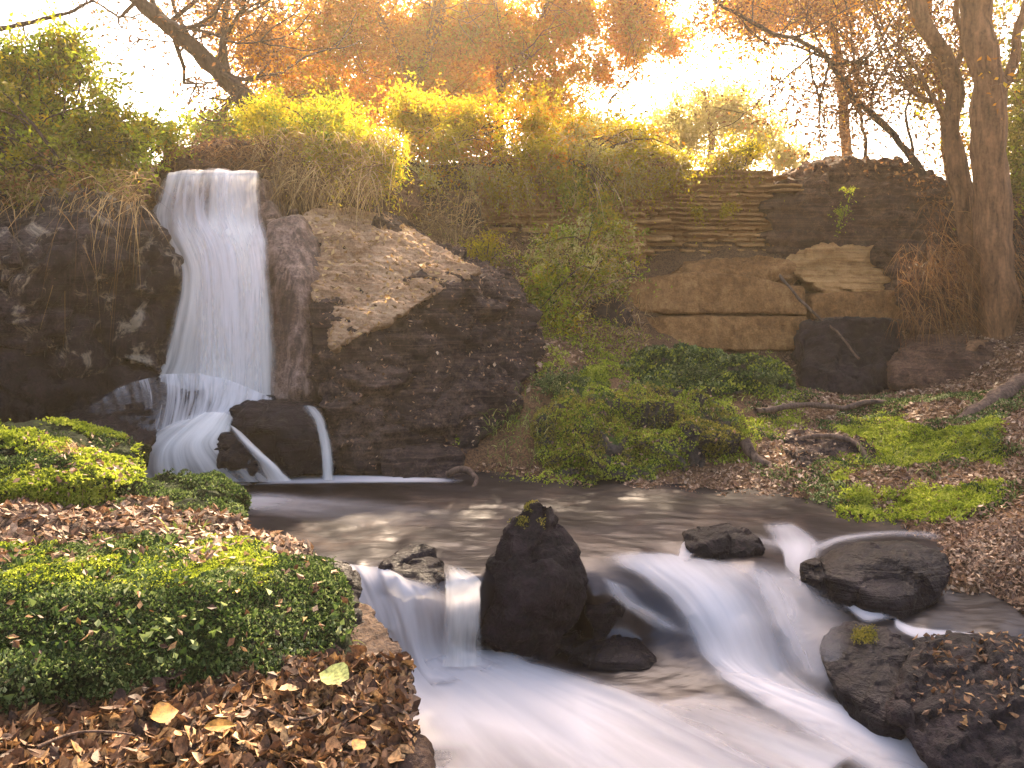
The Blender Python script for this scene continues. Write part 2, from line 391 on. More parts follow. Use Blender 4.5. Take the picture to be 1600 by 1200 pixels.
M_grass = leaf_mat('fresh_grass', [(0, (0.05, 0.09, 0.012)), (0.6, (0.15, 0.20, 0.03)), (1.0, (0.40, 0.38, 0.14))], 0.4)
M_leafy1 = leaf_mat('lime_leaf', [(0, (0.36, 0.40, 0.10)), (1, (0.45, 0.46, 0.15))], 0.3, fine=60)
M_leafy2 = leaf_mat('golden_leaf', [(0, (0.36, 0.15, 0.02)), (1, (0.38, 0.19, 0.03))], 0.2, fine=60)
M_bark = bark_mat('bark', (0.05, 0.024, 0.012), (0.26, 0.13, 0.06))
M_barkd = bark_mat('dark_bark', (0.018, 0.012, 0.010), (0.085, 0.055, 0.042), 1.3)
M_root = bark_mat('root_bark', (0.03, 0.018, 0.014), (0.16, 0.10, 0.07), 1.5)

# ------------------------------------------------------------------ ground: one height field out to the horizon
GP = []
for px, Y, z in [
    # pool bed
    (200, 6.7, -.1), (450, 6.6, -.15), (700, 6.5, -.12), (1000, 6.2, -.06), (400, 5.6, -.3), (700, 5.5, -.3), (1000, 5.4, -.22), (1200, 5.4, -.2),
    (450, 4.8, -.3), (700, 4.8, -.3), (900, 4.8, -.4), (1100, 5.0, -.4), (1300, 5.0, -.3), (550, 4.2, -.7), (700, 4.1, -.8), (900, 4.1, -.8), (1100, 4.2, -.8), (1300, 4.2, -.8), (1500, 4.2, -.6),
    (700, 3.4, -.9), (1000, 3.4, -.9), (1400, 3.4, -.9), (1700, 3.4, -.7), (800, 2.2, -.9), (1300, 2.2, -.9), (2200, 2.2, -.7), (800, 0.5, -.9), (0, 0.5, -.2), (1600, 0.5, -.9), (-2000, .5, .6),
    # left bank
    (300, 5.2, .0), (150, 5.0, .22), (0, 4.6, .32), (-200, 4.6, .6), (0, 3.6, .22), (300, 3.7, .08), (430, 3.6, -.1), (500, 3.2, -.5), (0, 2.6, .0), (400, 2.5, -.3), (-600, 3, .6), (60, 5.8, .2), (-100, 6.4, .6), (-400, 6.5, 1.4),
    # under the falls and the left cliff
    (300, 7.3, .3), (300, 8.0, 1.2), (330, 8.3, 2.30), (330, 9.0, 2.42), (330, 12, 2.5), (100, 7.6, 2.0), (100, 8.3, 2.75), (-200, 7.6, 2.7), (-500, 7.5, 3.0), (0, 9.0, 3.0), (200, 9.5, 2.9),
    # slope rock and leaf slope
    (600, 7.3, .3), (600, 8.3, 1.3), (500, 8.6, 2.1), (600, 9.2, 1.9), (700, 9.0, 1.65), (800, 8.6, 1.15), (800, 7.6, .6), (740, 6.9, .1), (900, 8.4, .85), (900, 9.2, 1.15), (800, 9.6, 1.5), (950, 10.2, 1.75),
    (500, 9.6, 2.6), (600, 10.6, 2.7),
    # right bank
    (850, 6.7, .06), (1000, 6.6, .05), (1200, 6.3, .04), (1350, 5.9, .04), (1500, 5.6, .1), (1650, 5.4, .25), (900, 7.4, .35), (1100, 7.4, .35), (1250, 7.0, .22), (1400, 6.8, .26), (1550, 6.6, .40), (1700, 6.6, .8),
    (1000, 8.6, .58), (1200, 8.4, .46), (1400, 8.2, .42), (1550, 8.0, .55), (1650, 8.0, .9), (1500, 4.8, .06), (1600, 4.6, .12), (1800, 4.8, .4), (2100, 5, 1.0), (1650, 4.1, -.1),
    (1100, 9.7, .66), (1100, 10.3, 1.4), (1330, 8.9, .32), (1330, 9.4, .4), (1330, 9.8, .8), (1300, 10.3, 1.5), (1500, 9.2, .95), (1600, 9.4, 1.3), (1750, 9.0, 1.6),
    (1000, 10.9, 1.80), (1300, 10.9, 1.85), (1100, 11.6, 2.55), (800, 11.2, 2.5), (1300, 11.6, 2.6), (1500, 10.6, 2.1), (1500, 11.2, 2.7), (1700, 10.4, 2.6), (1900, 9, 2.6),
    (700, 12, 2.85), (1000, 12.4, 2.85), (1400, 12.4, 2.85), (1800, 12, 3.0), (300, 12, 2.8), (-300, 12, 3.1), (1000, 16, 2.9), (0, 16, 3.0), (2000, 16, 2.9), (2400, 8, 3.0), (-900, 9, 3.3)]:
    GP.append(W(px, Y, z))
GP = np.array(GP)
def rbf_fit(X, Z, sm=0.02):
    D = np.linalg.norm(X[:, None] - X[None], axis=-1); n = len(X)
    A = np.block([[-D - sm * np.eye(n), np.ones((n, 1))], [np.ones((1, n)), np.zeros((1, 1))]])
    return np.linalg.solve(A, np.concatenate([Z, [0]]))
def rbf_eval(X, wt, Q):
    out = np.zeros(len(Q))
    for s in range(0, len(Q), 20000):
        out[s:s + 20000] = -np.linalg.norm(Q[s:s + 20000, None] - X[None], axis=-1) @ wt[:-1] + wt[-1]
    return out
GW = rbf_fit(GP[:, :2], GP[:, 2], 0.0)
def ground_z(x, y):
    z = rbf_eval(GP[:, :2], GW, np.stack([x, y], 1))
    far = sstep(13.0, 17.0, np.maximum(y, 1.5 * np.abs(x) + 4))
    z = z * (1 - far) + 2.9 * far
    lo = sstep(2.5, -1.0, y)
    z = z * (1 - lo) + np.clip(z, -0.9, 0.0) * lo
    return z
def axis(lo, hi, step, far, g=1.25):
    a = list(np.arange(lo, hi, step)); s = step
    while a[-1] < far: s *= g; a.append(a[-1] + s)
    s = step; b = [lo]
    while b[-1] > -far: s *= g; b.append(b[-1] - s)
    return np.array(sorted(set(b[1:] + a)))
gx = axis(-7.5, 8.0, 0.05, 600); gy = axis(2.0, 13.0, 0.05, 600)
X, Y_ = np.meshgrid(gx, gy); x = X.ravel(); y = Y_.ravel()
z = ground_z(x, y); q = np.stack([x, y, z], 1)
near = 1 - sstep(14, 30, np.hypot(x, y))
z = z + near * (0.07 * fbm(q * 1.6, 4, 3) + 0.02 * fbm(q * 9, 3, 5))
GV = np.stack([x, y, z], 1); nx, ny = len(gx), len(gy)
i = (np.arange(ny - 1)[:, None] * nx + np.arange(nx - 1)[None]).ravel()
GF = np.stack([i, i + 1, i + 1 + nx, i + nx], 1)
g = mesh_obj('ground', GV, GF, M_soil, origin=(0, 0, 0)); tag(g, 'leaf-strewn brown soil of the banks and the level ground above the falls', kind='structure')
inn = (GV[GF[:, 0], 0] > -7) & (GV[GF[:, 0], 0] < 8) & (GV[GF[:, 0], 1] > 2) & (GV[GF[:, 0], 1] < 13)
SURF['ground'] = (GV, GF[inn])

# ------------------------------------------------------------------ stream: one water surface from the plunge pool over the ledge
RC = []
for px, py, z in [(p, 738, 0) for p in range(-100, 1800, 200)] + [(p, 800, 0) for p in (-100, 300, 500, 700, 900, 1100, 1200)] + [
    (300, 870, 0), (430, 885, 0), (500, 886, 0), (560, 886, .0), (620, 900, 0), (690, 908, -.01), (725, 903, .01), (752, 905, 0), (620, 850, 0), (800, 880, 0), (880, 890, -.01), (930, 868, 0), (1000, 860, 0), (1100, 850, 0),
    (540, 935, -.12), (600, 930, -.10), (660, 930, -.06), (545, 985, -.23), (610, 985, -.23), (690, 975, -.23), (725, 960, -.20), (750, 990, -.30), (560, 1030, -.36), (620, 1040, -.40), (700, 1025, -.40), (760, 1010, -.40), (850, 1000, -.40),
    (900, 985, -.40), (930, 960, -.25), (930, 930, -.12), (1000, 895, -.07), (1100, 890, -.05), (1180, 880, -.02), (1000, 950, -.20), (1080, 960, -.20), (1160, 960, -.19), (1000, 1000, -.37), (1060, 1030, -.38), (1120, 1040, -.37),
    (1220, 900, -.07), (1220, 980, -.20), (1220, 1050, -.35), (1300, 900, -.08), (1340, 945, -.13), (1300, 1020, -.22), (1400, 968, -.14), (1450, 985, -.15), (1560, 1002, -.15), (1700, 1010, -.15), (1350, 1080, -.34), (1450, 1050, -.28), (1600, 1070, -.30),
    (1250, 820, 0), (1400, 830, 0.0), (1480, 840, 0), (1600, 850, -.02), (1700, 850, -.02), (1240, 860, -.03), (1500, 920, -.1), (1600, 930, -.1)] + [(p, 1100, -.42) for p in (500, 700, 900, 1100)] + [(p, 1200, -.44) for p in (400, 700, 1000, 1300, 1600)] + [(p, 1400, -.5) for p in (300, 800, 1300, 1800)] + [(p, 1900, -.55) for p in (0, 700, 1300, 1900)]:
    RC.append((px, py, z))
RC = np.array(RC, float); RWt = rbf_fit(RC[:, :2] / 100, RC[:, 2], 0.0)
def river(px, py, off=0.0):
    px = np.asarray(px, float).ravel(); py = np.asarray(py, float).ravel()
    z = rbf_eval(RC[:, :2] / 100, RWt, np.stack([px, py], 1) / 100) + off
    z = np.minimum(z, 0.01 + off)
    Yd = F * (CZ - z) / (py - PH)
    return np.stack([(px - 800) / F * Yd, Yd, z], 1)
a = np.linspace(-150, 1850, 401); b = np.concatenate([np.linspace(734, 1300, 300), np.linspace(1310, 2600, 30)])
A, B = np.meshgrid(a, b); RV = river(A, B); n_, m_ = len(a), len(b)
RV[:, 2] += 0.005 * fbm(RV * np.array([3, 5, 3]), 3, 9) + 0.003 * fbm(RV * np.array([9, 16, 6]), 3, 2)
i = (np.arange(m_ - 1)[:, None] * n_ + np.arange(n_ - 1)[None]).ravel()
RF = np.stack([i, i + n_, i + n_ + 1, i + 1], 1)
def stream_mat():
    t = NT('stream_water')
    p = t.pos((0.9, 2.6, 1.0), (0, 0, 0.25)); p2 = t.pos((1, 1, 1))
    a = t.noise(p, 1.7, 5, 0.6, 0.8); b = t.noise(p, 5.5, 5, 0.6, 0.6); c = t.noise(p2, 2.3, 5, 0.65, 0.4)
    bed = t.ramp(c, [(0.38, (0.002, 0.0015, 0.002)), (0.50, (0.006, 0.0045, 0.0055)), (0.58, (0.018, 0.012, 0.011)), (0.70, (0.042, 0.028, 0.021))])
    col = t.mix(t.ramp(t.math('ADD', t.math('MULTIPLY', a, 0.75), t.math('MULTIPLY', b, 0.25)), [(0.50, 0.0), (0.74, 0.3)]), bed, (0.05, 0.044, 0.052))
    n = t.bump(t.math('ADD', a, t.math('MULTIPLY', b, 0.2)), 0.2, 0.05)
    d_ = t.n('BsdfDiffuse'); t.l(col, d_.inputs[0]); t.l(n, d_.inputs['Normal'])
    g_ = t.n('BsdfGlossy'); g_.inputs['Color'].default_value = (0.80, 0.78, 0.84, 1); g_.inputs['Roughness'].default_value = 0.34; t.l(n, g_.inputs['Normal'])
    mx = t.n('MixShader'); mx.inputs[0].default_value = 0.045; t.l(d_.outputs[0], mx.inputs[1]); t.l(g_.outputs[0], mx.inputs[2])
    return t.done(mx.outputs[0])
M_stream = stream_mat()
r_ = mesh_obj('stream', RV, RF, M_stream, origin=(0, 5, 0)); tag(r_, 'dark smooth stream water blurred by a long exposure', kind='structure')
# water behind the lip of the tall fall
def grid_sheet(rows, nu, nv):
    """rows: list of equal lists of points -> Catmull-Rom surface points"""
    R = np.array(rows, float); R1 = np.stack([spline(r, nu) for r in R]); return np.stack([spline(R1[:, k], nv) for k in range(nu)], 1)
up = grid_sheet([[W(250, 7.75, 2.55), W(330, 7.75, 2.55), W(412, 7.75, 2.55)], [W(250, 9, 2.56), W(330, 9, 2.56), W(410, 9, 2.56)], [W(240, 12, 2.58), W(330, 12, 2.58), W(420, 12, 2.58)]], 12, 20)
i = (np.arange(19)[:, None] * 12 + np.arange(11)[None]).ravel()
tag(mesh_obj('upper_stream', up.reshape(-1, 3), np.stack([i, i + 1, i + 13, i + 12], 1), M_stream), 'narrow stream above the lip of the tall waterfall', kind='structure')

def foam_mat(name, tint=(0.80, 0.79, 0.80), sx=26.0, sy=1.1, amt=0.55, soft=0.5):
    t = NT(name); uv = t.n('UVMap'); m = t.n('Mapping'); m.inputs['Scale'].default_value = (sx, sy, 1); t.l(uv.outputs[0], m.inputs[0])
    a = t.noise(m.outputs[0], 1.0, 5, 0.6, 0.35)
    m2 = t.n('Mapping'); m2.inputs['Scale'].default_value = (sx * 0.22, sy * 0.8, 1); m2.inputs['Location'].default_value = (3.3, 1.7, 0); t.l(uv.outputs[0], m2.inputs[0])
    b = t.noise(m2.outputs[0], 1.0, 4, 0.55, 0.5)
    s = t.math('ADD', t.math('MULTIPLY', t.math('SUBTRACT', a, 0.5), amt * 2.4), t.math('MULTIPLY', t.math('SUBTRACT', b, 0.5), amt * 2.6))
    d = t.attr('dens')
    al = t.math('MULTIPLY', t.ramp(t.math('ADD', d, t.math('MULTIPLY', s, t.math('MINIMUM', t.math('MULTIPLY', d, 2.5), 1.0))), [(0.0, 0.0), (0.25, 0.14), (0.6, 0.6), (1.0, 0.98)]), 1.0)
    dif = t.n('BsdfDiffuse'); dif.inputs[0].default_value = (*tint, 1)
    trl = t.n('BsdfTranslucent'); trl.inputs[0].default_value = (*tint, 1)
    mx = t.n('MixShader'); mx.inputs[0].default_value = soft; t.l(dif.outputs[0], mx.inputs[1]); t.l(trl.outputs[0], mx.inputs[2])
    tr = t.n('BsdfTransparent'); m3 = t.n('MixShader'); t.l(al, m3.inputs[0]); t.l(tr.outputs[0], m3.inputs[1]); t.l(mx.outputs[0], m3.inputs[2])
    return t.done(m3.outputs[0])
M_fall = foam_mat('falling_water', (0.90, 0.85, 0.80), 12, 0.6, 0.50, 0.45)
M_veil = foam_mat('thin_veil_water', (0.68, 0.64, 0.64), 30, 1.2, 0.8, 0.4)
M_foam = foam_mat('milky_white_water', (0.60, 0.56, 0.565), 4.0, 0.6, 0.36, 0.3)
def sheet(name, rows, mat, parent, nu=60, nv=140, thick=0.0, edge=0.22, seed=0, onriver=None, wig=0.012, ends=None):
    """rows across the flow of (px, py, Y, density); with onriver=offset of (px, py, density) on the stream surface"""
    if ends is None: ends = (.09, .12) if onriver is not None and mat is M_foam else (0, 0)
    R = []
    for r in rows:
        if onriver is not None:
            pts = river([c[0] for c in r], [c[1] for c in r], onriver); R.append([[*p, c[2], c[0], c[1]] for p, c in zip(pts, r)])
        else: R.append([[*P(c[0], c[1], c[2]), c[3], c[0], c[1]] for c in r])
    G = grid_sheet(R, nu, nv)
    if onriver is not None:
        pp = river(G[..., 4], G[..., 5], onriver); G[..., :3] = pp.reshape(nv, nu, 3)
    V = G[..., :3].reshape(-1, 3); dn = np.clip(G[..., 3], 0, 1.4)
    u = np.linspace(0, 1, nu)[None] + np.zeros((nv, 1)); v = np.linspace(0, 1, nv)[:, None] + np.zeros((1, nu))
    e = np.minimum(u, 1 - u) / max(edge, 1e-3)
    ed = sstep(0, 1, e + 0.25 * fbm(np.stack([u * 0, v * 9, u * 3 + seed], -1).reshape(-1, 3), 3, seed).reshape(nv, nu) * (e < 1))
    if ends[0]: ed = ed * sstep(0, ends[0], v)
    if ends[1]: ed = ed * sstep(0, ends[1], 1 - v)
    dens = (dn * ed).ravel()
    wid = np.linalg.norm(G[:, -1, :3] - G[:, 0, :3], axis=1).mean()
    seg = np.linalg.norm(np.diff(G[:, nu // 2, :3], axis=0), axis=1); ln = np.concatenate([[0], np.cumsum(seg)])
    uvv = np.stack([(u * wid).ravel() + seed * 1.37, np.repeat(ln, nu) + seed * 2.1], 1)
    i = (np.arange(nv - 1)[:, None] * nu + np.arange(nu - 1)[None]).ravel()
    Fq = np.stack([i, i + nu, i + nu + 1, i + 1], 1)
    N = vnormals(V, Fq)
    V = V + N * (wig * fbm(np.stack([uvv[:, 0] * 9, uvv[:, 1] * 1.0, 0 * uvv[:, 0] + seed], 1), 3, seed))[:, None]
    return mesh_obj(name, V, Fq, mat, parent, attrs={'dens': dens}, uv=uvv)

# ---- the tall fall
fall = empty('waterfall', P(340, 640, 6.95)); tag(fall, 'tall silky white waterfall dropping over the dark cliff into the pool', 'waterfall')
sheet('falling_water', [
    [(262, 268, 7.95, .5), (310, 266, 7.95, .6), (360, 266, 7.95, .6), (406, 268, 7.95, .5)],
    [(260, 272, 7.62, .55), (310, 270, 7.62, .7), (360, 270, 7.62, .65), (407, 270, 7.62, .6)],
    [(250, 300, 7.52, .55), (305, 298, 7.5, .50), (355, 298, 7.5, .45), (408, 300, 7.5, .55)],
    [(240, 335, 7.42, .65), (300, 335, 7.4, .62), (355, 335, 7.38, .62), (412, 340, 7.4, .65)],
    [(248, 365, 7.3, .55), (300, 370, 7.25, .9), (355, 372, 7.2, 1.2), (418, 375, 7.25, .8)],
    [(278, 420, 7.2, .7), (318, 425, 7.12, 1.0), (362, 425, 7.08, 1.4), (424, 425, 7.15, .75)],
    [(270, 490, 7.1, .6), (315, 490, 7.05, .95), (362, 490, 7.0, 1.4), (428, 490, 7.08, .6)],
    [(250, 560, 7.05, .45), (308, 560, 7.0, .8), (360, 560, 6.95, 1.1), (432, 560, 7.02, .6)],
    [(228, 606, 6.98, .4), (300, 603, 6.9, .7), (360, 608, 6.86, .95), (434, 622, 6.95, .6)],
    [(245, 640, 6.9, .2), (310, 640, 6.82, .3), (370, 645, 6.78, .5), (430, 655, 6.88, .35)]], M_fall, fall, 110, 240, edge=0.12, seed=1)
sheet('falling_water', [
    [(268, 275, 7.55, .2), (320, 274, 7.54, .3), (405, 274, 7.54, .35)],
    [(262, 335, 7.36, .35), (320, 335, 7.34, .35), (412, 338, 7.34, .5)],
    [(290, 400, 7.16, .3), (345, 400, 7.08, .7), (425, 410, 7.12, .5)],
    [(300, 500, 7.02, .2), (350, 500, 6.94, .8), (428, 500, 7.0, .35)],
    [(290, 600, 6.9, .1), (350, 600, 6.84, .4), (428, 620, 6.9, .3)]], M_veil, fall, 90, 200, edge=0.2, seed=2)
sheet('water_veil', [
    [(130, 640, 6.6, .12), (205, 598, 6.75, .35), (280, 584, 6.80, .6), (350, 592, 6.78, .7), (434, 626, 6.8, .5)],
    [(140, 665, 6.5, .05), (215, 636, 6.6, .15), (280, 622, 6.66, .35), (345, 628, 6.66, .7), (420, 650, 6.7, .5)],
    [(160, 700, 6.4, .0), (210, 680, 6.5, .1), (270, 670, 6.52, .4), (330, 655, 6.55, .9), (372, 660, 6.62, .9)]], M_veil, fall, 90, 60, edge=0.08, seed=3)
sheet('foot_cascade', [
    [(290, 650, 6.58, .3), (320, 645, 6.58, .7), (345, 645, 6.58, .9), (368, 650, 6.58, .9)],
    [(240, 672, 6.50, .35), (285, 670, 6.46, .8), (325, 668, 6.44, 1.1), (362, 672, 6.48, .95)],
    [(205, 700, 6.42, .5), (255, 700, 6.36, .85), (305, 695, 6.33, .8), (360, 695, 6.36, .7)],
    [(192, 728, 6.38, .8), (250, 730, 6.28, .8), (320, 728, 6.24, .5), (410, 728, 6.28, .6)],
    [(195, 750, 6.36, .8), (260, 754, 6.22, .7), (340, 754, 6.2, .5), (440, 752, 6.24, .7)]], M_fall, fall, 90, 90, edge=0.1, seed=4)
sheet('side_trickle', [
    [(462, 634, 6.66, .0), (482, 634, 6.62, .4), (498, 638, 6.6, .3)],
    [(485, 655, 6.5, .2), (498, 655, 6.48, .6), (510, 658, 6.5, .2)],
    [(498, 700, 6.44, .2), (509, 700, 6.42, .9), (520, 700, 6.44, .2)],
    [(502, 750, 6.42, .2), (513, 750, 6.40, .9), (524, 750, 6.42, .2)]], M_fall, fall, 24, 60, edge=0.3, seed=5, wig=0.004)
sheet('foam_line', [[(190, 744, .0), (190, 749, 1.0), (190, 757, .0)], [(300, 744, .2), (300, 752, 1.1), (300, 762, .0)], [(420, 742, .2), (420, 749, 1.2), (420, 758, .0)],
    [(540, 742, .2), (540, 748, 1.3), (540, 756, .0)], [(640, 744, .1), (640, 749, 1.0), (640, 755, .0)], [(730, 748, .0), (730, 751, .4), (730, 756, .0)]], M_foam, fall, 24, 120, edge=0.1, seed=6, onriver=0.012, wig=0.0)
sheet('pool_foam', [[(340, 775, .1), (340, 790, .4), (340, 812, .1)], [(400, 765, .2), (400, 785, .55), (400, 808, .1)], [(470, 770, .15), (470, 790, .4), (470, 815, .1)], [(600, 775, .0), (600, 800, .25), (600, 830, .0)], [(760, 790, .0), (760, 810, .1), (760, 830, .0)]], M_foam, fall, 30, 80, edge=0.3, seed=7, onriver=0.012, wig=0.0, ends=(.15, .2))

sheet('foot_cascade', [
    [(352, 660, 6.46, .5), (366, 668, 6.42, .8), (378, 676, 6.42, .3)],
    [(372, 690, 6.30, .3), (390, 696, 6.26, .8), (408, 704, 6.28, .3)],
    [(398, 722, 6.22, .3), (418, 726, 6.18, .8), (438, 730, 6.2, .3)],
    [(412, 752, 6.18, .5), (436, 752, 6.14, .8), (462, 752, 6.16, .4)]], M_fall, fall, 30, 50, edge=0.25, seed=24, wig=.004)
# ---- the low left cascade over the ledge
casc = empty('cascade', (-0.6, 4.4, -0.42)); tag(casc, 'low wide cascade of milky water pouring over the ledge left of the peaked rock', 'cascade')
sheet('white_fall', [
    [(496, 880, .1), (540, 878, .25), (590, 884, .2), (650, 900, .05), (706, 915, .0)],
    [(503, 888, .5), (545, 888, .8), (595, 895, .85), (650, 915, .7), (700, 925, .3)],
    [(518, 912, .5), (560, 915, .6), (605, 922, .8), (655, 932, .8), (704, 940, .5)],
    [(536, 955, .4), (580, 960, .6), (620, 965, .75), (662, 968, .6), (706, 972, .45)],
    [(548, 1000, .7), (592, 1005, .65), (632, 1010, .65), (670, 1010, .55), (715, 1010, .6)],
    [(566, 1040, .9), (608, 1050, .7), (645, 1050, .65), (690, 1045, .9), (760, 1030, .4)],
    [(590, 1075, .9), (630, 1080, .9), (670, 1078, 1.0), (730, 1065, 1.0), (800, 1040, .3)]], M_foam, casc, 110, 130, edge=0.04, seed=8, onriver=0.02, wig=0.015)
sheet('bright_spout', [
    [(690, 878, .0), (706, 880, .3), (718, 884, .0)],
    [(692, 903, .4), (722, 903, .9), (752, 905, .5)],
    [(694, 922, .9), (724, 922, 1.3), (752, 924, .9)],
    [(694, 955, .5), (724, 955, .9), (752, 955, .5)],
    [(690, 1000, .3), (722, 1000, .55), (754, 1000, .3)],
    [(688, 1040, .4), (722, 1040, .6), (756, 1040, .3)]], M_fall, casc, 50, 70, edge=0.12, seed=9, onriver=0.045, wig=0.01)
sheet('milky_run', [
    [(530, 1035, .7), (620, 1030, .8), (680, 1020, .8), (740, 1008, .7), (790, 1005, .1)],
    [(550, 1088, 1.0), (660, 1075, 1.0), (740, 1050, 1.1), (800, 1034, .8), (860, 1026, .0)],
    [(580, 1155, .9), (715, 1120, .95), (820, 1096, 1.25), (900, 1072, .9), (970, 1056, .0)],
    [(590, 1235, .7), (770, 1180, .55), (890, 1142, .95), (990, 1108, .8), (1065, 1086, .0)],
    [(600, 1335, .6), (830, 1240, .45), (965, 1196, .75), (1075, 1156, .7), (1160, 1136, .0)],
    [(640, 1480, .6), (900, 1340, .6), (1050, 1266, .75), (1180, 1214, .7), (1260, 1190, .0)],
    [(800, 1700, .6), (1000, 1500, .6), (1200, 1380, .7), (1360, 1290, .7), (1470, 1240, .1)]], M_foam, casc, 120, 160, edge=0.22, seed=10, onriver=0.022, wig=0.010)
# ---- the right cascade
casr = empty('cascade', (1.2, 4.6, -0.42)); tag(casr, 'long slanting cascade right of the peaked rock running down to the lower right', 'cascade')
sheet('white_fall', [
    [(932, 862, .2), (985, 860, .5), (1040, 862, .4), (1120, 872, .2), (1180, 880, .1)],
    [(945, 880, .4), (1005, 882, .9), (1070, 885, .7), (1140, 892, .45), (1215, 905, .1)],
    [(985, 908, .2), (1045, 912, .85), (1110, 920, .9), (1175, 930, .5), (1250, 945, .1)],
    [(1025, 940, .1), (1080, 950, .8), (1138, 960, .9), (1200, 972, .5), (1275, 990, .1)],
    [(1055, 980, .1), (1105, 992, .75), (1158, 1004, .75), (1218, 1018, .45), (1298, 1035, .1)],
    [(1075, 1015, .2), (1125, 1030, .85), (1178, 1042, .8), (1238, 1056, .5), (1300, 1070, .1)],
    [(1125, 1062, .4), (1182, 1072, .95), (1240, 1084, .9), (1300, 1098, .5), (1350, 1112, .1)],
    [(1200, 1120, .4), (1262, 1122, .95), (1322, 1128, .9), (1380, 1138, .5), (1425, 1150, .1)],
    [(1310, 1190, .4), (1372, 1182, .9), (1430, 1178, .9), (1484, 1178, .5), (1525, 1185, .1)],
    [(1440, 1280, .3), (1500, 1260, .8), (1560, 1240, .8), (1610, 1230, .4), (1650, 1230, .1)]], M_foam, casr, 100, 220, edge=0.18, seed=12, onriver=0.02, wig=0.008, ends=(.05, 0))
sheet('white_fall', [
    [(938, 895, .1), (955, 905, .5), (985, 915, .1)],
    [(945, 925, .1), (975, 935, .6), (1015, 945, .1)],
    [(975, 955, .0), (1015, 962, .6), (1050, 965, .1)],
    [(1025, 990, .0), (1062, 995, .5), (1100, 998, .1)]], M_foam, casr, 40, 70, edge=0.3, seed=11, onriver=0.024, wig=0.006, ends=(.1, .2))
sheet('milky_run', [
    [(1040, 1025, .3), (1090, 1030, .8), (1140, 1035, .8), (1200, 1040, .3)],
    [(1110, 1070, .2), (1160, 1068, .8), (1215, 1072, .9), (1275, 1080, .2)],
    [(1210, 1140, .3), (1270, 1120, .9), (1320, 1112, .9), (1375, 1110, .2)],
    [(1330, 1210, .3), (1390, 1180, .9), (1440, 1162, .9), (1490, 1150, .2)],
    [(1460, 1290, .3), (1530, 1250, .8), (1590, 1220, .8), (1650, 1200, .2)]], M_foam, casr, 60, 120, edge=0.4, seed=13, onriver=0.026, wig=0.005, ends=(.3, .1))
sheet('soft_veil', [
    [(1120, 868, .0), (1180, 872, .3), (1240, 885, .4), (1290, 900, .1)],
    [(1148, 905, .1), (1206, 915, .4), (1262, 930, .35), (1312, 945, .1)],
    [(1172, 950, .1), (1228, 965, .4), (1284, 985, .3), (1334, 1000, .0)],
    [(1196, 1000, .1), (1250, 1018, .4), (1306, 1040, .3), (1356, 1060, .0)],
    [(1222, 1050, .2), (1274, 1072, .4), (1330, 1090, .3), (1380, 1110, .0)]], M_foam, casr, 90, 90, edge=0.3, seed=20, onriver=0.055, wig=0.004, ends=(.15, .15))
sheet('milky_run', [
    [(960, 1120, .0), (1010, 1100, .35), (1080, 1085, .35), (1130, 1075, .0)],
    [(1080, 1180, .0), (1130, 1150, .4), (1200, 1130, .5), (1260, 1120, .1)],
    [(1220, 1260, .0), (1280, 1220, .45), (1340, 1190, .45), (1400, 1170, .1)]], M_foam, casr, 60, 100, edge=0.25, seed=14, onriver=0.026, wig=0.01)
sheet('thin_run', [
    [(1186, 815, .2), (1210, 813, .6), (1236, 812, .2)],
    [(1196, 838, .2), (1232, 836, .7), (1272, 832, .2)],
    [(1218, 862, .6), (1245, 858, 1.0), (1290, 850, .3)],
    [(1225, 890, .5), (1250, 886, .8), (1285, 880, .2)],
    [(1255, 915, .3), (1280, 905, .8), (1310, 900, .2)],
    [(1295, 935, .3), (1320, 928, .8), (1345, 922, .2)],
    [(1335, 965, .3), (1355, 958, .9), (1375, 952, .2)],
    [(1350, 980, .1), (1385, 972, 1.1), (1410, 966, .3)]], M_foam, casr, 40, 110, edge=0.2, seed=15, onriver=0.02, wig=0.004)
sheet('thin_run', [
    [(1130, 824, .1), (1130, 832, .3), (1130, 842, .1)],
    [(1250, 844, .1), (1250, 858, .55), (1250, 874, .1)],
    [(1320, 832, .1), (1320, 841, .7), (1320, 852, .1)],
    [(1400, 826, .1), (1400, 832, .6), (1400, 841, .1)],
    [(1480, 830, .1), (1480, 838, .5), (1480, 848, .1)]], M_foam, casr, 30, 90, edge=0.3, seed=16, onriver=0.02, wig=0.0, ends=(.1, .1))
sheet('thin_run', [
    [(1395, 962, .1), (1395, 970, .5), (1395, 980, .1)],
    [(1430, 976, .2), (1430, 987, 1.2), (1430, 998, .2)],
    [(1500, 984, .2), (1500, 995, 1.2), (1500, 1005, .2)],
    [(1575, 994, .1), (1575, 1002, .9), (1575, 1010, .1)]], M_foam, casr, 30, 60, edge=0.25, seed=17, onriver=0.02, wig=0.0, ends=(.1, .12))
sheet('thin_run', [
    [(1062, 850, .1), (1074, 842, .7), (1090, 834, .1)],
    [(1054, 868, .1), (1070, 862, .7), (1090, 856, .1)],
    [(1046, 885, .1), (1064, 880, .4), (1084, 878, .1)]], M_foam, casr, 24, 30, edge=0.3, seed=18, onriver=0.02, wig=0.0)
sheet('thin_veil', [
    [(1150, 890, .1), (1200, 895, .35), (1250, 905, .3), (1300, 920, .1)],
    [(1190, 930, .2), (1240, 940, .4), (1290, 955, .25), (1340, 970, .1)],
    [(1215, 985, .2), (1262, 998, .4), (1310, 1010, .25), (1350, 1020, .05)],
    [(1250, 1050, .2), (1295, 1060, .35), (1340, 1070, .2), (1380, 1080, .0)]], M_foam, casr, 60, 80, edge=0.2, seed=19, onriver=0.024, wig=0.01)

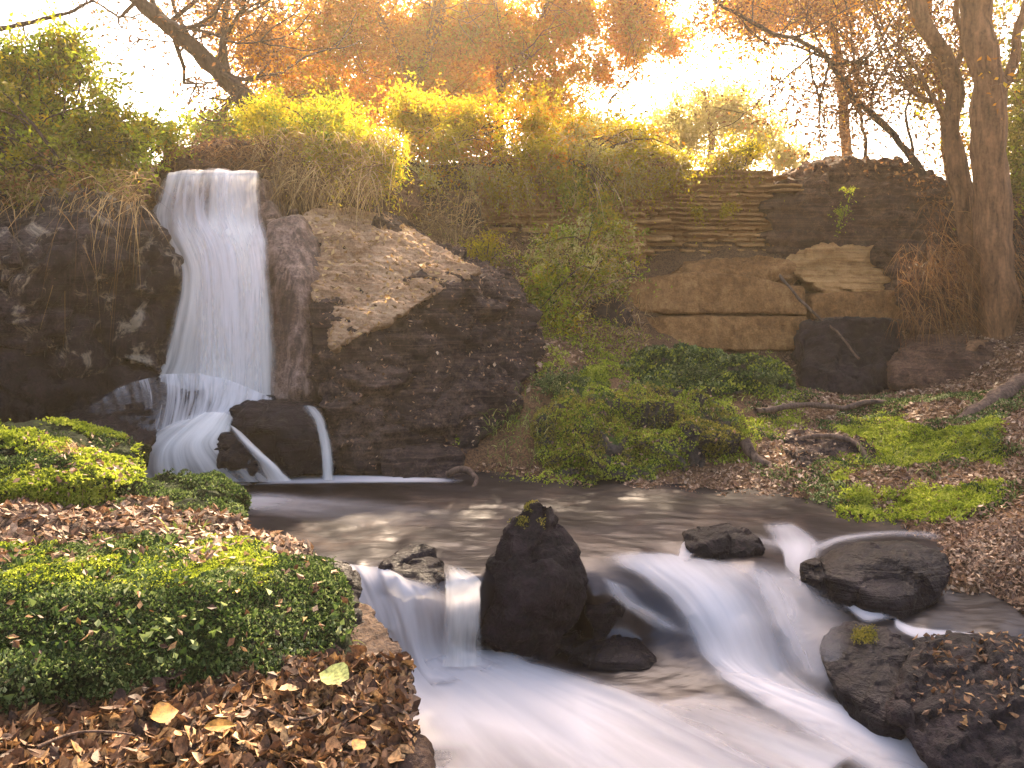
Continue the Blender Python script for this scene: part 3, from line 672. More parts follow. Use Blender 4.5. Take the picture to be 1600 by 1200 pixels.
# ------------------------------------------------------------------ rocks round the falls
def moss_on(parent, key, n, cond, mat, size=(.010, .022), asp=0.7, seed=0, up=0.8, lift=0.004, name='moss', puff=0.0, kind='stuff'):
    C, N = scatter(SURF[key], n, cond, seed)
    r = np.random.default_rng(seed + 5)
    D = unit(N * 0.7 + r.normal(size=C.shape) * 0.55 + np.array([0, 0, up * 0.5]))
    cl = fbm(C * 20, 2, seed) * .5 + fbm(C * 6, 2, seed + 1) * .8 + fbm(C * 2.7, 2, seed + 2) * .9
    C = C + N * (lift + puff * np.clip(cl, 0, 1) + r.random((n, 1))[:, 0] * 0.006)[:, None]
    rnd = np.clip(r.random(n) * 0.75 + 0.25 * (fbm(C * 6, 3, seed) + 0.5), 0, 1)
    s = r.uniform(size[0], size[1], n)
    V, T, R = leaves(C, D, unit(N + r.normal(size=C.shape) * .5), s, asp, 0.3, 0.3, rnd=rnd)
    o = mesh_obj(name, V, T, mat, parent, False, {'rnd': R}); tag(o, kind=kind); return o
def in_px(C, x0, x1, y0, y1, soft=12.0):
    px, py = proj(C)
    return sstep(x0 - soft, x0 + soft, px) * sstep(x1 + soft, x1 - soft, px) * sstep(y0 - soft, y0 + soft, py) * sstep(y1 + soft, y1 - soft, py)
def upf(N, lo=0.1, hi=0.5): return sstep(lo, hi, N[:, 2])
def litter_on(parent, key, n, cond, mat=None, size=(.03, .07), seed=0, name='leaf_litter', detail=False, lift=0.004, tiltn=0.45, fold=0.3, bend=0.35, top=None):
    C, N = scatter(SURF[key], n, cond, seed); r = np.random.default_rng(seed + 50)
    NN = unit(N + r.normal(size=C.shape) * tiltn); D = unit(np.cross(NN, r.normal(size=C.shape)))
    s = r.uniform(size[0], size[1], n)
    C = C + N * (lift + r.random(n) * 0.012)[:, None] - D * (s * 0.5)[:, None]
    rnd = np.clip(r.random(n) * 0.8 + 0.2 * (fbm(C * 3, 3, seed) + 0.6), 0, 1)
    V, T, R = leaves(C, D, NN, s, r.uniform(.3, .7, n), r.uniform(-fold, fold, n), r.uniform(-bend, bend, n), detail, rnd)
    o = mesh_obj(name, V, T, mat or M_litter, parent, False, {'rnd': R}); return tag(o, kind='stuff')

rock('cliff_rock', [(-160, 280, 6.4), (60, 300, 7.1), (180, 312, 7.35), (235, 345, 7.3), (283, 430, 7.2), (276, 520, 7.1), (258, 585, 7.0), (150, 575, 6.9), (30, 520, 6.6), (-160, 500, 6.1), (120, 420, 6.75), (210, 400, 6.85), (-20, 400, 6.3)],
     M_cliff, 'dark wet cliff rock with pale mineral patches on the left side of the tall waterfall', back=1.3, vox=0.03, sm=10, amp=0.12, crag=0.10, cfr=1.5, strata=0.015, sfr=4, seed=1)
rock('cliff_foot_rock', [(-160, 500, 6.3), (40, 520, 6.75), (150, 560, 6.95), (250, 590, 6.95), (230, 650, 6.8), (80, 680, 6.6), (-160, 690, 6.2)],
     M_dark, 'black undercut rock at the foot of the left cliff', back=1.0, vox=0.03, sm=6, amp=0.10, crag=0.10, cfr=2.2, seed=2)
rock('fall_rock', [(245, 300, 7.78), (262, 278, 7.95), (408, 276, 7.95), (425, 320, 7.78), (430, 480, 7.45), (435, 650, 7.25), (250, 640, 7.2), (240, 440, 7.6)],
     M_wetbrown, 'wet brown rock face behind the tall waterfall', back=0.9, vox=0.035, sm=6, amp=0.05, crag=0.05, cfr=1.8, seed=3, shrink=1.0)
rock('column_rock', [(412, 345, 7.5), (465, 332, 7.6), (500, 385, 7.5), (512, 480, 7.35), (520, 600, 7.1), (512, 650, 7.0), (418, 645, 7.0), (415, 500, 7.2), (408, 400, 7.35), (465, 450, 7.1), (468, 600, 6.9)],
     M_wetbrown, 'smooth wet brown rock column on the right edge of the tall waterfall', back=0.9, vox=0.025, sm=24, amp=0.02, crag=0.0, fine=0.008, seed=4)
rock('slope_rock', [(458, 345, 8.0), (500, 322, 8.5), (600, 345, 8.9), (700, 385, 8.9), (800, 425, 8.7), (846, 480, 8.4), (850, 560, 8.0), (800, 640, 7.3), (728, 700, 6.9), (700, 745, 6.75), (512, 748, 6.62), (513, 640, 6.65), (518, 556, 6.75),
     (600, 506, 7.1), (680, 468, 7.45), (742, 436, 7.85), (480, 440, 7.5), (500, 500, 7.1)],
     M_slope, 'big sloping boulder with a top coloured as if sunlit and dark shaded face right of the tall waterfall', back=0.7, vox=0.026, sm=5, amp=0.05, crag=0.065, cfr=2.6, strata=0.02, sfr=8, tilt=(0.5, 0.2), seed=5, key='slope')
rock('lit_slope_cap', [(462, 345, 7.82), (500, 318, 8.3), (600, 340, 8.65), (660, 370, 8.6), (748, 424, 7.84), (690, 457, 7.42), (600, 501, 7.02), (520, 551, 6.68), (498, 500, 7.0), (476, 430, 7.35)],
     M_tanlit, 'tan rock slab with sunlight put into its pale colour, strewn with dry needles on top of the sloping boulder', back=0.2, vox=0.02, sm=3, amp=0.05, crag=0.03, cfr=2.2, strata=0.016, sfr=18, fine=.008, tilt=(0.35, 0.5), seed=6, key='cap', shrink=0.97)
rock('foot_rock', [(590, 708, 6.62), (640, 698, 6.75), (720, 706, 6.75), (730, 748, 6.6), (650, 756, 6.45), (590, 752, 6.5)], M_slope, 'low flat rock at the water edge under the sloping boulder', back=0.4, vox=0.018, sm=5, amp=0.03, crag=0.03, seed=7)
rock('mound_rock', [(30, 655, 6.7), (130, 628, 6.8), (210, 598, 6.9), (280, 590, 6.95), (350, 602, 6.93), (430, 640, 6.9), (440, 700, 6.7), (300, 690, 6.55), (215, 720, 6.45), (120, 700, 6.4), (40, 690, 6.4), (200, 660, 6.5)],
     M_wet, 'rounded wet rock mound that the tall waterfall lands on', back=0.6, vox=0.024, sm=10, amp=0.05, crag=0.03, cfr=2.2, fine=0.01, seed=8)
rock('ledge_rock', [(-60, 690, 5.9), (60, 668, 6.1), (180, 672, 6.2), (240, 700, 6.2), (200, 740, 6.0), (0, 760, 5.7)], M_dark, 'dark stony ledge behind the mossy left bank', back=0.6, vox=0.025, sm=5, amp=0.05, crag=0.05, seed=9)
rock('dark_boulder', [(360, 640, 6.55), (380, 626, 6.6), (430, 632, 6.62), (480, 640, 6.66), (505, 650, 6.6), (518, 740, 6.5), (440, 748, 6.38), (400, 705, 6.38), (366, 670, 6.45), (420, 670, 6.35), (480, 690, 6.4)],
     M_wet, 'dark round boulder in the pool at the foot of the tall waterfall', back=0.35, vox=0.018, sm=8, amp=0.03, crag=0.02, cfr=3, fine=0.008, seed=10)
rock('split_rock', [(352, 676, 6.42), (385, 690, 6.38), (420, 750, 6.3), (300, 752, 6.28), (325, 700, 6.34), (360, 720, 6.22)], M_wet, 'small wet triangular rock parting the white water at the fall foot', back=0.25, vox=0.016, sm=5, amp=0.02, crag=0.02, seed=11)
# stream rocks: seen outline (px, py); they stand in the water at base_py and lean back by `lean`
def srock(name, out, base, label, seed, m=None, lean=.45, bulge=.10, back=.3, key=None, parent=None, fwd=.02, inner=None, **k):
    cx = np.mean([o[0] for o in out]); cy = np.mean([o[1] for o in out]); Yb = river([cx], [base])[0, 1] - fwd
    fy = lambda py: Yb + lean * (base - py) * Yb / F
    pts = [(x, y, fy(y)) for x, y in out] + [(cx + (x - cx) * .6, cy + (y - cy) * .6, fy(cy + (y - cy) * .6) - bulge) for x, y in out]
    if inner: pts = pts[:len(out)] + [(x, y, fy(y) - q) for x, y, q in inner]
    lo = W(cx, Yb, P(cx, base, Yb)[2] - .3)
    kw = dict(vox=.014, sm=4, amp=.02, crag=.022, cfr=4, fine=.005); kw.update(k)
    return rock(name, pts, m or M_wet, label, 'rock', back=back, seed=seed, key=key, extra=[lo, lo + np.array([0, back, 0])], **kw)
py_ = srock('peaked_rock', [(800, 812), (826, 784), (858, 785), (886, 826), (908, 868), (922, 912), (914, 942), (868, 968), (812, 1004), (752, 1002), (754, 905), (776, 850)], 985,
     'dark peaked rock with a mossy tip standing in the middle of the stream', 12, M_pyr, lean=.3, fwd=.16, back=.16, shrink=.45, inner=[(838, 812, .02), (868, 905, .12), (805, 965, .10), (812, 880, .05)], crag=.013, cfr=4.0, sm=1, amp=.010, fine=.008, key='peak')
moss_on(py_, 'peak', 1800, lambda C, N: in_px(C, 798, 845, 775, 822, 10) * sstep(-.1, .3, fbm(C * 25, 2, 1)), M_lolive, (.006, .012), seed=12)
srock('stream_rock', [(590, 884), (620, 870), (660, 864), (692, 872), (696, 905), (670, 920), (630, 908)], 912, 'low wet rock poking through the lip of the low cascade', 20, bulge=.02, back=.12, shrink=.6, lean=1.6)
srock('stream_rock', [(1066, 850), (1096, 834), (1150, 828), (1192, 838), (1200, 858), (1150, 872), (1085, 874)], 872, 'low dark rock splitting the water above the slanting cascade', 22, M_dark, bulge=.03, back=.2, lean=.9)
srock('stream_rock', [(912, 925), (940, 905), (975, 915), (985, 945), (950, 962), (915, 958)], 962, 'small wet stone between the peaked rock and the slanting cascade', 23, bulge=.04, back=.15, lean=.8)
srock('stream_rock', [(1245, 892), (1300, 868), (1370, 862), (1440, 852), (1482, 868), (1480, 905), (1455, 945), (1405, 966), (1360, 958), (1300, 915)], 962, 'big round wet boulder beside the dead leaf bank on the right', 24, lean=1.05, bulge=.08, back=.15, shrink=.75, sm=6, crag=.018, cfr=3, amp=.04)
r25 = srock('stream_rock', [(1275, 1010), (1295, 982), (1340, 970), (1395, 985), (1440, 1020), (1450, 1080), (1430, 1140), (1370, 1120), (1320, 1085), (1282, 1045)], 1100, 'broad dark wet rock below the round boulder and right of the slanting cascade', 25, lean=1.3, fwd=.17, bulge=.03, back=.12, shrink=.6, sm=12, crag=.012, vox=.016, key='r25')
moss_on(r25, 'r25', 1500, lambda C, N: in_px(C, 1336, 1366, 986, 1004, 8), M_lolive, (.006, .012), seed=26)
srock('stream_rock', [(860, 1008), (940, 992), (1010, 1000), (1050, 1030), (1010, 1045), (930, 1040)], 1045, 'brown shelf stone just under the water right of the low cascade', 27, lean=1.9, bulge=.03, back=.1)
b1 = srock('stream_rock', [(1395, 1110), (1415, 1050), (1450, 1018), (1520, 1008), (1600, 1008), (1800, 1020), (1850, 1180), (1800, 1300), (1600, 1290), (1500, 1225), (1430, 1165)], 1240, 'dark rock mass with scattered leaves filling the bottom right corner', 28, M_dark, lean=1.1, fwd=.14, bulge=.04, back=.2, shrink=.7, vox=.018, sm=9, crag=.022, key='corner')
litter_on(b1, 'corner', 260, lambda C, N: in_px(C, 1440, 1620, 1000, 1130, 20) * upf(N), size=(.02, .05), seed=28)
rock('bank_stone', [(1478, 785, 5.7), (1500, 768, 5.75), (1560, 760, 5.8), (1700, 762, 5.8), (1700, 815, 5.5), (1520, 815, 5.5)], M_dark, 'dark flat rock at the right edge below the mossy plants', 'rock', back=.4, vox=.016, sm=5, amp=.03, crag=.03, seed=31)

# ------------------------------------------------------------------ left foreground bank
slab = rock('bank_rock', [(-250, 1060, 2.95), (0, 1050, 3.05), (300, 1035, 3.1), (480, 1040, 3.15), (560, 1040, 3.1), (610, 1090, 2.9), (652, 1135, 2.75), (668, 1200, 2.55), (690, 1420, 2.2), (600, 1500, 1.95), (-400, 1560, 1.75), (-500, 1200, 2.5), (200, 1170, 2.6)],
     M_slab, 'leaf-covered rock slab in the near left corner above the white water', back=0.6, vox=0.014, sm=5, amp=0.02, crag=0.02, cfr=3.5, fine=0.006, seed=40, key='slab', extra=[W(560, 3.0, -.7), W(0, 2.6, -.5)])
blk = rock('mossy_block', [(-260, 900, 3.3), (-60, 880, 3.45), (60, 856, 3.65), (140, 846, 3.8), (260, 868, 3.7), (400, 886, 3.75), (500, 898, 3.7), (535, 905, 3.6), (545, 960, 3.45), (556, 1035, 3.25), (470, 1060, 3.1), (300, 1075, 3.0), (220, 1110, 2.9), (60, 1140, 2.8), (-260, 1180, 2.6), (-200, 960, 3.05), (60, 935, 3.15), (250, 945, 3.2), (440, 935, 3.4), (520, 930, 3.45), (100, 1050, 2.85), (350, 1020, 3.1)],
     M_mossunder, 'large moss-covered boulder block filling the left foreground', back=0.25, vox=0.014, sm=8, amp=0.03, crag=0.012, cfr=3, fine=0.006, seed=41, key='block', extra=[W(540, 3.5, -.7)])
rock('rock_edge', [(470, 905, 3.62), (505, 893, 3.72), (534, 900, 3.68), (546, 950, 3.52), (560, 1038, 3.28), (552, 1075, 3.15), (500, 1050, 3.12), (478, 980, 3.28), (470, 930, 3.42)], M_pyr, None, back=.22, vox=.011, sm=3, amp=.02, crag=.022, cfr=5, fine=.005, seed=42, parent=blk)
mossmask = lambda C, N: (.45 + .55 * sstep(-0.15, 0.15, 0.45 + fbm(C * 3, 3, 8) * 0.5)) * sstep(560, 505, proj(C)[0] + 40 * fbm(C * 7, 2, 3))
moss_on(blk, 'block', 90000, lambda C, N: mossmask(C, N) * (in_px(C, -60, 545, 830, 1150, 10)), M_moss, (.008, .020), 0.7, seed=41, puff=0.02)
moss_on(blk, 'block', 30000, lambda C, N: in_px(C, -60, 420, 830, 915, 22) * upf(N, .1, .5), M_mossy, (.008, .017), 0.7, seed=42, puff=0.02, name='bright_moss')  # brighter leaves put the light on the block's top into colour
litter_on(slab, 'slab', 5200, lambda C, N: in_px(C, -80, 640, 1030, 1260, 8) * upf(N, .1, .5), size=(.022, .08), seed=43, tiltn=.6, bend=.6, detail=True)
litter_on(slab, 'slab', 2500, lambda C, N: in_px(C, -80, 650, 1030, 1260, 8) * upf(N, .0, .4), size=(.012, .035), seed=44, name='leaf_scraps')
mb = rock('mossy_rock', [(118, 790, 4.4), (150, 768, 4.55), (240, 757, 4.7), (320, 765, 4.7), (346, 785, 4.6), (356, 815, 4.45), (375, 860, 4.1), (260, 862, 4.0), (140, 840, 4.1), (230, 795, 4.3)], M_mossunder, 'low dark green mossy rock with grass tufts behind the big mossy block', back=.3, vox=.016, sm=6, amp=.04, crag=.03, seed=45, key='mb')
moss_on(mb, 'mb', 20000, lambda C, N: sstep(-.3, .3, fbm(C * 4, 3, 2) + .25), M_moss, (.01, .022), seed=45, puff=.02)
ml = rock('mossy_rock', [(-200, 680, 4.7), (0, 672, 4.9), (60, 690, 4.95), (110, 700, 4.95), (170, 705, 4.95), (205, 735, 4.8), (208, 775, 4.5), (100, 775, 4.3), (-200, 790, 4.0), (60, 730, 4.55)], M_mossunder, 'bright green mossy hump at the left edge below the dark cliff', back=.4, vox=.016, sm=8, amp=.05, crag=.02, seed=46, key='ml')
moss_on(ml, 'ml', 22000, lambda C, N: in_px(C, -60, 215, 660, 790) * sstep(.1, .5, .5*N[:, 2] + fbm(C * 4, 3, 2)), M_mossy, (.012, .026), seed=46, puff=.03)
moss_on(ml, 'ml', 12000, lambda C, N: in_px(C, -60, 215, 690, 790) * sstep(-.2, .2, fbm(C * 5, 3, 12)), M_moss, (.012, .024), seed=47, puff=.02, name='dark_moss')
litter_on(ml, 'ml', 500, lambda C, N: in_px(C, 40, 215, 690, 790), M_litterb, size=(.02, .05), seed=57, lift=.03)
lb = rock('bank_rock', [(-250, 775, 4.1), (0, 770, 4.35), (110, 778, 4.4), (130, 830, 4.15), (380, 862, 4.05), (440, 885, 3.95), (510, 890, 3.75), (520, 905, 3.6), (300, 890, 3.6), (60, 880, 3.55), (-250, 900, 3.3)], M_slab, 'low bank of brown dead leaves between the mossy rocks on the left', back=.25, vox=.02, sm=6, amp=.03, crag=.02, seed=48, key='lb', extra=[W(450, 4.0, -.5)])
litter_on(lb, 'lb', 2600, lambda C, N: in_px(C, -80, 540, 760, 900) * upf(N, 0, .4), M_litterb, size=(.03, .075), seed=48)
def twig(pts, label):
    V, Fq, R = limb([P(*p) + np.array([0, 0, .02]) for p in pts], .006, .003, 6, 0, 16, .01)
    tag(mesh_obj('twig', V, Fq, M_root, None, True), label, 'twig')
twig([(60, 1175, 2.45), (130, 1150, 2.55), (215, 1160, 2.55)], 'thin brown twig lying on the leaves in the bottom left corner')
twig([(400, 1110, 2.8), (455, 1130, 2.72), (500, 1120, 2.75)], 'short dark twig on the leaves left of the lime green leaf')
moss_on(blk, 'block', 900, lambda C, N: in_px(C, -60, 545, 830, 1150, 10) * sstep(-.1, .4, fbm(C * 5, 3, 77)), M_moss, (.022, .042), 0.8, seed=49, puff=.03, name='ivy_leaves')
litter_on(blk, 'block', 260, lambda C, N: in_px(C, -60, 545, 830, 1120, 10) * upf(N, .0, .6), M_litter, size=(.02, .05), seed=53, lift=.03)
r_ = np.random.default_rng(9); C_, N_ = scatter(SURF['block'], 420, lambda C, N: in_px(C, -60, 545, 840, 1100, 10), 9)
V_, F_, R_ = blades(C_, N_ + r_.normal(size=C_.shape) * .6 + np.array([0, 0, .6]), r_.uniform(.03, .10, 420), .004, .6, r_.random(420))
tag(mesh_obj('grass_stems', V_, F_, M_grass, blk, False, {'rnd': R_}), kind='stuff')
# single leaves that lie on the near rock
def one_leaf(px, py, Y, size, ang, mat, label, asp=0.6, tilt=(0.1, -0.45, 1)):
    c = P(px, py, Y) + np.array([0, 0, 0.03]); D = np.array([[math.cos(ang), math.sin(ang) * 0.8, 0.05]]); N = np.array([tilt], float)
    V, T, R = leaves(c[None] - D * size / 2, D, unit(N), np.array([size]), asp, .12, .1, True, np.array([.6]))
    tag(mesh_obj('fallen_leaf', V, T, mat, None, True, {'rnd': R}), label, 'leaf', 'single leaves lying on the near rock')
one_leaf(522, 1068, 2.92, .125, 2.7, M_leafy1, 'pale lime green fallen leaf at the rock edge beside the white water', .75)
one_leaf(256, 1130, 2.62, .085, .7, M_leafy2, 'golden yellow fallen leaf just below the big mossy block', .9)
one_leaf(344, 1148, 2.6, .10, .2, M_leafy2, 'yellow-green narrow fallen leaf right of the golden leaf', .4)
one_leaf(560, 1180, 2.5, .06, 1.2, M_leafy2, 'orange brown fallen leaf near the lower rock edge', .7)

# ------------------------------------------------------------------ right side: masonry, boulders, terraces
blocks = [([(972, 486, 9.75), (985, 440, 9.85), (1060, 428, 9.9), (1180, 432, 9.9), (1258, 452, 9.85), (1262, 492, 9.75)], .5, 'upper long smooth sandstone block, coloured as if warmly lit, behind the mossy terrace'),
          ([(974, 496, 9.7), (1262, 496, 9.7), (1260, 546, 9.6), (990, 550, 9.55)], .6, 'lower long smooth sandstone block under a pale joint behind the mossy terrace'),
          ([(1055, 428, 10.1), (1080, 408, 10.3), (1180, 402, 10.3), (1232, 414, 10.2), (1240, 436, 10.0)], .4, 'thin eroded capstone on top of the smooth sandstone blocks'),
          ([(1268, 462, 9.8), (1400, 456, 9.8), (1412, 500, 9.7), (1270, 498, 9.7)], .5, 'short brown stone block above the dark recess'),
          ([(925, 478, 9.35), (965, 470, 9.4), (984, 500, 9.35), (990, 552, 9.2), (960, 552, 9.2), (935, 510, 9.25)], .4, 'dark tilted stone leaning at the left end of the sandstone blocks')]
for k, (pts, bk, lab) in enumerate(blocks):
    rock('stone_block', pts, M_dark if k == 4 else M_block, lab, 'stone block', back=bk, vox=.022, sm=3, shrink=1.0, amp=.03, crag=.004 if k != 2 else .05, cfr=2, fine=.008, seed=50 + k)
rock('ledge_boulder', [(1236, 404, 10.2), (1300, 386, 10.4), (1388, 388, 10.4), (1400, 420, 10.1), (1395, 452, 9.9), (1290, 458, 9.85), (1240, 430, 10.0)], M_wall, 'flat brown boulder lying on the short stone block', 'rock', back=.6, vox=.025, sm=5, amp=.06, crag=.05, strata=.03, seed=56)
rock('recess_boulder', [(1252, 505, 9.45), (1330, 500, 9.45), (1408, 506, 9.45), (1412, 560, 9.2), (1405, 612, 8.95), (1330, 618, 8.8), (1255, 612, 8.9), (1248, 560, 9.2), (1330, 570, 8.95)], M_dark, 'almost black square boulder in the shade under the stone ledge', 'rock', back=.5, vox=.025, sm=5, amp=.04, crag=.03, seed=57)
rock('grey_boulder', [(1392, 560, 8.9), (1420, 528, 9.1), (1520, 520, 9.1), (1620, 532, 8.9), (1720, 560, 8.7), (1720, 640, 8.2), (1500, 625, 8.35), (1400, 615, 8.5), (1500, 570, 8.5)], M_brown, 'wide rounded grey-brown boulder below the two right trunks', 'rock', back=.6, vox=.028, sm=9, amp=.05, crag=.035, seed=58)
rock('outcrop', [(1198, 400, 10.8), (1200, 300, 11.0), (1230, 268, 11.2), (1330, 262, 11.2), (1410, 254, 11.2), (1480, 268, 11.1), (1540, 290, 10.9), (1560, 400, 10.4), (1480, 420, 10.3), (1400, 395, 10.5), (1380, 320, 10.6)], M_brown, 'dark brown rock outcrop on the skyline between the old wall and the trunks', 'rock', back=1.2, vox=.035, sm=6, amp=.10, crag=.09, cfr=1.6, strata=.05, sfr=5, seed=59)
rock('outcrop', [(1385, 395, 10.0), (1450, 372, 10.1), (1530, 385, 9.9), (1545, 440, 9.5), (1540, 520, 9.2), (1440, 520, 9.3), (1400, 460, 9.7)], M_brown, 'shadowed root-covered rock left of the foot of the trunks', 'rock', back=.9, vox=.03, sm=5, amp=.1, crag=.08, cfr=2.2, seed=60)
rock('outcrop', [(1560, 300, 10.2), (1640, 260, 10.2), (1800, 250, 9.8), (1820, 520, 8.8), (1640, 545, 8.9), (1560, 500, 9.3), (1580, 400, 9.6)], M_dark, 'dark rock rising at the right edge behind the trunks', 'rock', back=1, vox=.04, sm=6, amp=.12, crag=.09, cfr=1.6, seed=61)
rock('outcrop', [(525, 335, 8.7), (560, 322, 8.9), (605, 338, 8.9), (612, 375, 8.7), (560, 372, 8.5)], M_dark, 'small dark rock on top of the tan slab near the waterfall', 'rock', back=.4, vox=.025, sm=4, amp=.05, crag=.06, seed=62)
rock('outcrop', [(240, 275, 8.5), (262, 232, 8.8), (330, 222, 8.9), (420, 228, 8.9), (470, 250, 8.8), (520, 300, 8.7), (520, 330, 8.6), (420, 320, 8.5), (415, 262, 8.4), (260, 262, 8.4)], M_brown, 'brown earthy rock band above the lip of the tall waterfall', 'rock', back=.6, vox=.03, sm=4, amp=.07, crag=.06, seed=63, key='lipband')
rock('outcrop', [(465, 262, 9.4), (555, 248, 9.6), (640, 256, 9.8), (655, 325, 9.6), (480, 335, 9.2), (560, 290, 9.2)], M_brown, 'earthy brown rock under the yellow shrub between the waterfall lip and the old wall', 'rock', back=.6, vox=.03, sm=4, amp=.07, crag=.06, seed=64)
# old wall of rough thin courses, three lengths
def old_wall(x0, x1, y0, y1, Y, label, seed, ch=0.085, m=None):
    r = np.random.default_rng(seed); a = P(x0, y1, Y); b = P(x1, y0, Y); Vs = []; Fs = []; o = 0
    z = a[2]
    while z < b[2]:
        h = ch * r.uniform(.8, 1.3); x = a[0] - r.uniform(0, .2)
        while x < b[0]:
            L = r.uniform(.18, .75); n1, n2, n3 = max(3, int(L / .035)), 4, 5
            gx_, gz_ = np.meshgrid(np.linspace(0, 1, n1), np.linspace(0, 1, n3)); yo = r.uniform(-.07, .05)
            # front sheet wrapped over top and bottom
            V = np.stack([x + .006 + gx_ * (L - .012), np.full_like(gx_, a[1] + yo), z + .006 + gz_ * (h - .012)], -1)
            e = np.minimum(np.minimum(gx_, 1 - gx_) * L, np.minimum(gz_, 1 - gz_) * h); V[..., 1] += .035 * np.exp(-e / .012)
            V[[0, -1], :, 1] += .25; V[:, [0, -1], 1] += .12
            V = V.reshape(-1, 3); i = (np.arange(n3 - 1)[:, None] * n1 + np.arange(n1 - 1)[None]).ravel()
            Vs.append(V); Fs.append(np.stack([i, i + 1, i + n1 + 1, i + n1], 1) + o); o += len(V); x += L
        z += h
    V = np.concatenate(Vs); q = V.copy()
    V[:, 1] += .07 * fbm(q * 1.3, 3, seed) + .03 * fbm(q * 9, 3, seed); V[:, 2] += .02 * fbm(q * 1.1, 3, seed + 4) + .012 * fbm(q * 8, 2, seed)
    c, s = a, b
    core = np.array([[X_, Y2, Z_] for X_ in (c[0] - .1, s[0] + .1) for Y2 in (Y + .14, Y + .6) for Z_ in (c[2] - .3, s[2] - .02)])
    V = np.concatenate([V, core]); k = o + np.array([[0, 1, 5, 4], [2, 6, 7, 3], [0, 2, 3, 1], [4, 5, 7, 6], [1, 3, 7, 5], [0, 4, 6, 2]])
    tag(mesh_obj('old_wall', V, np.concatenate(Fs + [k]), m or M_wall, None, False), label, 'wall')
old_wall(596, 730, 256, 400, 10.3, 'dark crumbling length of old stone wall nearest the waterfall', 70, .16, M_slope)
old_wall(728, 1000, 250, 398, 10.6, 'middle length of old layered stone wall under the overhanging yellow shrubs', 71)
old_wall(1000, 1202, 262, 404, 10.9, 'right length of old brown stone wall with thin straight courses', 72, .06)

# mossy mounds and terraces on the right bank
mm = rock('mossy_mound', [(838, 720, 6.75), (846, 665, 7.0), (900, 636, 7.2), (1000, 617, 7.3), (1100, 618, 7.3), (1165, 650, 7.1), (1178, 700, 6.85), (1168, 742, 6.6), (1040, 758, 6.4), (880, 745, 6.5), (1000, 680, 6.65), (1110, 690, 6.65), (900, 690, 6.75)], M_mossrock, 'big rounded mossy mound at the right bank of the pool', 'rock', back=.6, vox=.022, sm=6, amp=.12, crag=.08, cfr=2.4, seed=80, key='mm')
moss_on(mm, 'mm', 42000, lambda C, N: sstep(-.15, .3, fbm(C * 5, 3, 4) + N[:, 2] * .35), M_lolive, (.011, .024), seed=80, puff=.03)
litter_on(mm, 'mm', 900, lambda C, N: upf(N, -.2, .5), M_litterb, size=(.02, .045), seed=89, lift=.03)
moss_on(mm, 'mm', 26000, lambda C, N: sstep(.0, .3, fbm(C * 4, 3, 14) + N[:, 2] * .3), M_mossy, (.011, .024), seed=81, puff=.03, name='bright_moss')
mm2 = rock('mossy_rock', [(800, 610, 7.7), (815, 580, 7.9), (880, 568, 8.1), (945, 580, 8.0), (955, 612, 7.8), (900, 645, 7.5), (830, 640, 7.5)], M_mossrock, 'small mossy rock between the sloping boulder and the mossy mound', 'rock', back=.4, vox=.022, sm=6, amp=.05, crag=.04, seed=82, key='mm2')
moss_on(mm2, 'mm2', 9000, lambda C, N: upf(N, -.1, .4), M_mossy, (.02, .04), seed=82, puff=.04)
mm3 = rock('mossy_rock', [(950, 600, 8.0), (970, 572, 8.4), (1060, 556, 8.7), (1180, 566, 8.7), (1240, 580, 8.5), (1238, 610, 8.2), (1100, 622, 7.9), (980, 622, 7.8)], M_mossrock, 'long low mossy terrace below the smooth sandstone blocks', 'rock', back=.4, vox=.024, sm=6, amp=.06, crag=.05, seed=83, key='mm3')
moss_on(mm3, 'mm3', 15000, lambda C, N: upf(N, -.2, .3), M_moss, (.025, .05), seed=83, puff=.05)
moss_on(mm3, 'mm3', 5000, lambda C, N: upf(N, .2, .5), M_mossy, (.02, .04), seed=84, puff=.05, name='bright_moss')
hb = rock('bank_rock', [(1230, 740, 6.3), (1260, 700, 6.6), (1330, 688, 6.7), (1390, 720, 6.5), (1400, 775, 6.1), (1300, 790, 5.95), (1235, 770, 6.1)], M_slope, 'rounded brown rock among leaf litter in the middle of the right bank', 'rock', back=.4, vox=.02, sm=6, amp=.05, crag=.04, seed=85, key='hb')
litter_on(hb, 'hb', 500, lambda C, N: upf(N, .3, .7), M_litterb, size=(.03, .06), seed=85)
rb = rock('leafy_bank', [(1462, 862, 4.9), (1500, 825, 5.2), (1600, 812, 5.3), (1800, 800, 5.2), (1850, 1030, 4.0), (1600, 1010, 4.15), (1500, 985, 4.3), (1445, 960, 4.4), (1540, 900, 4.6)], M_soil, 'steep bank of reddish dead leaves at the right edge above the thin white run', 'bank', back=.4, vox=.02, sm=6, amp=.04, crag=.03, seed=86, key='rb')
litter_on(rb, 'rb', 6500, lambda C, N: in_px(C, 1440, 1640, 800, 1020), M_litterb, size=(.02, .055), seed=86)

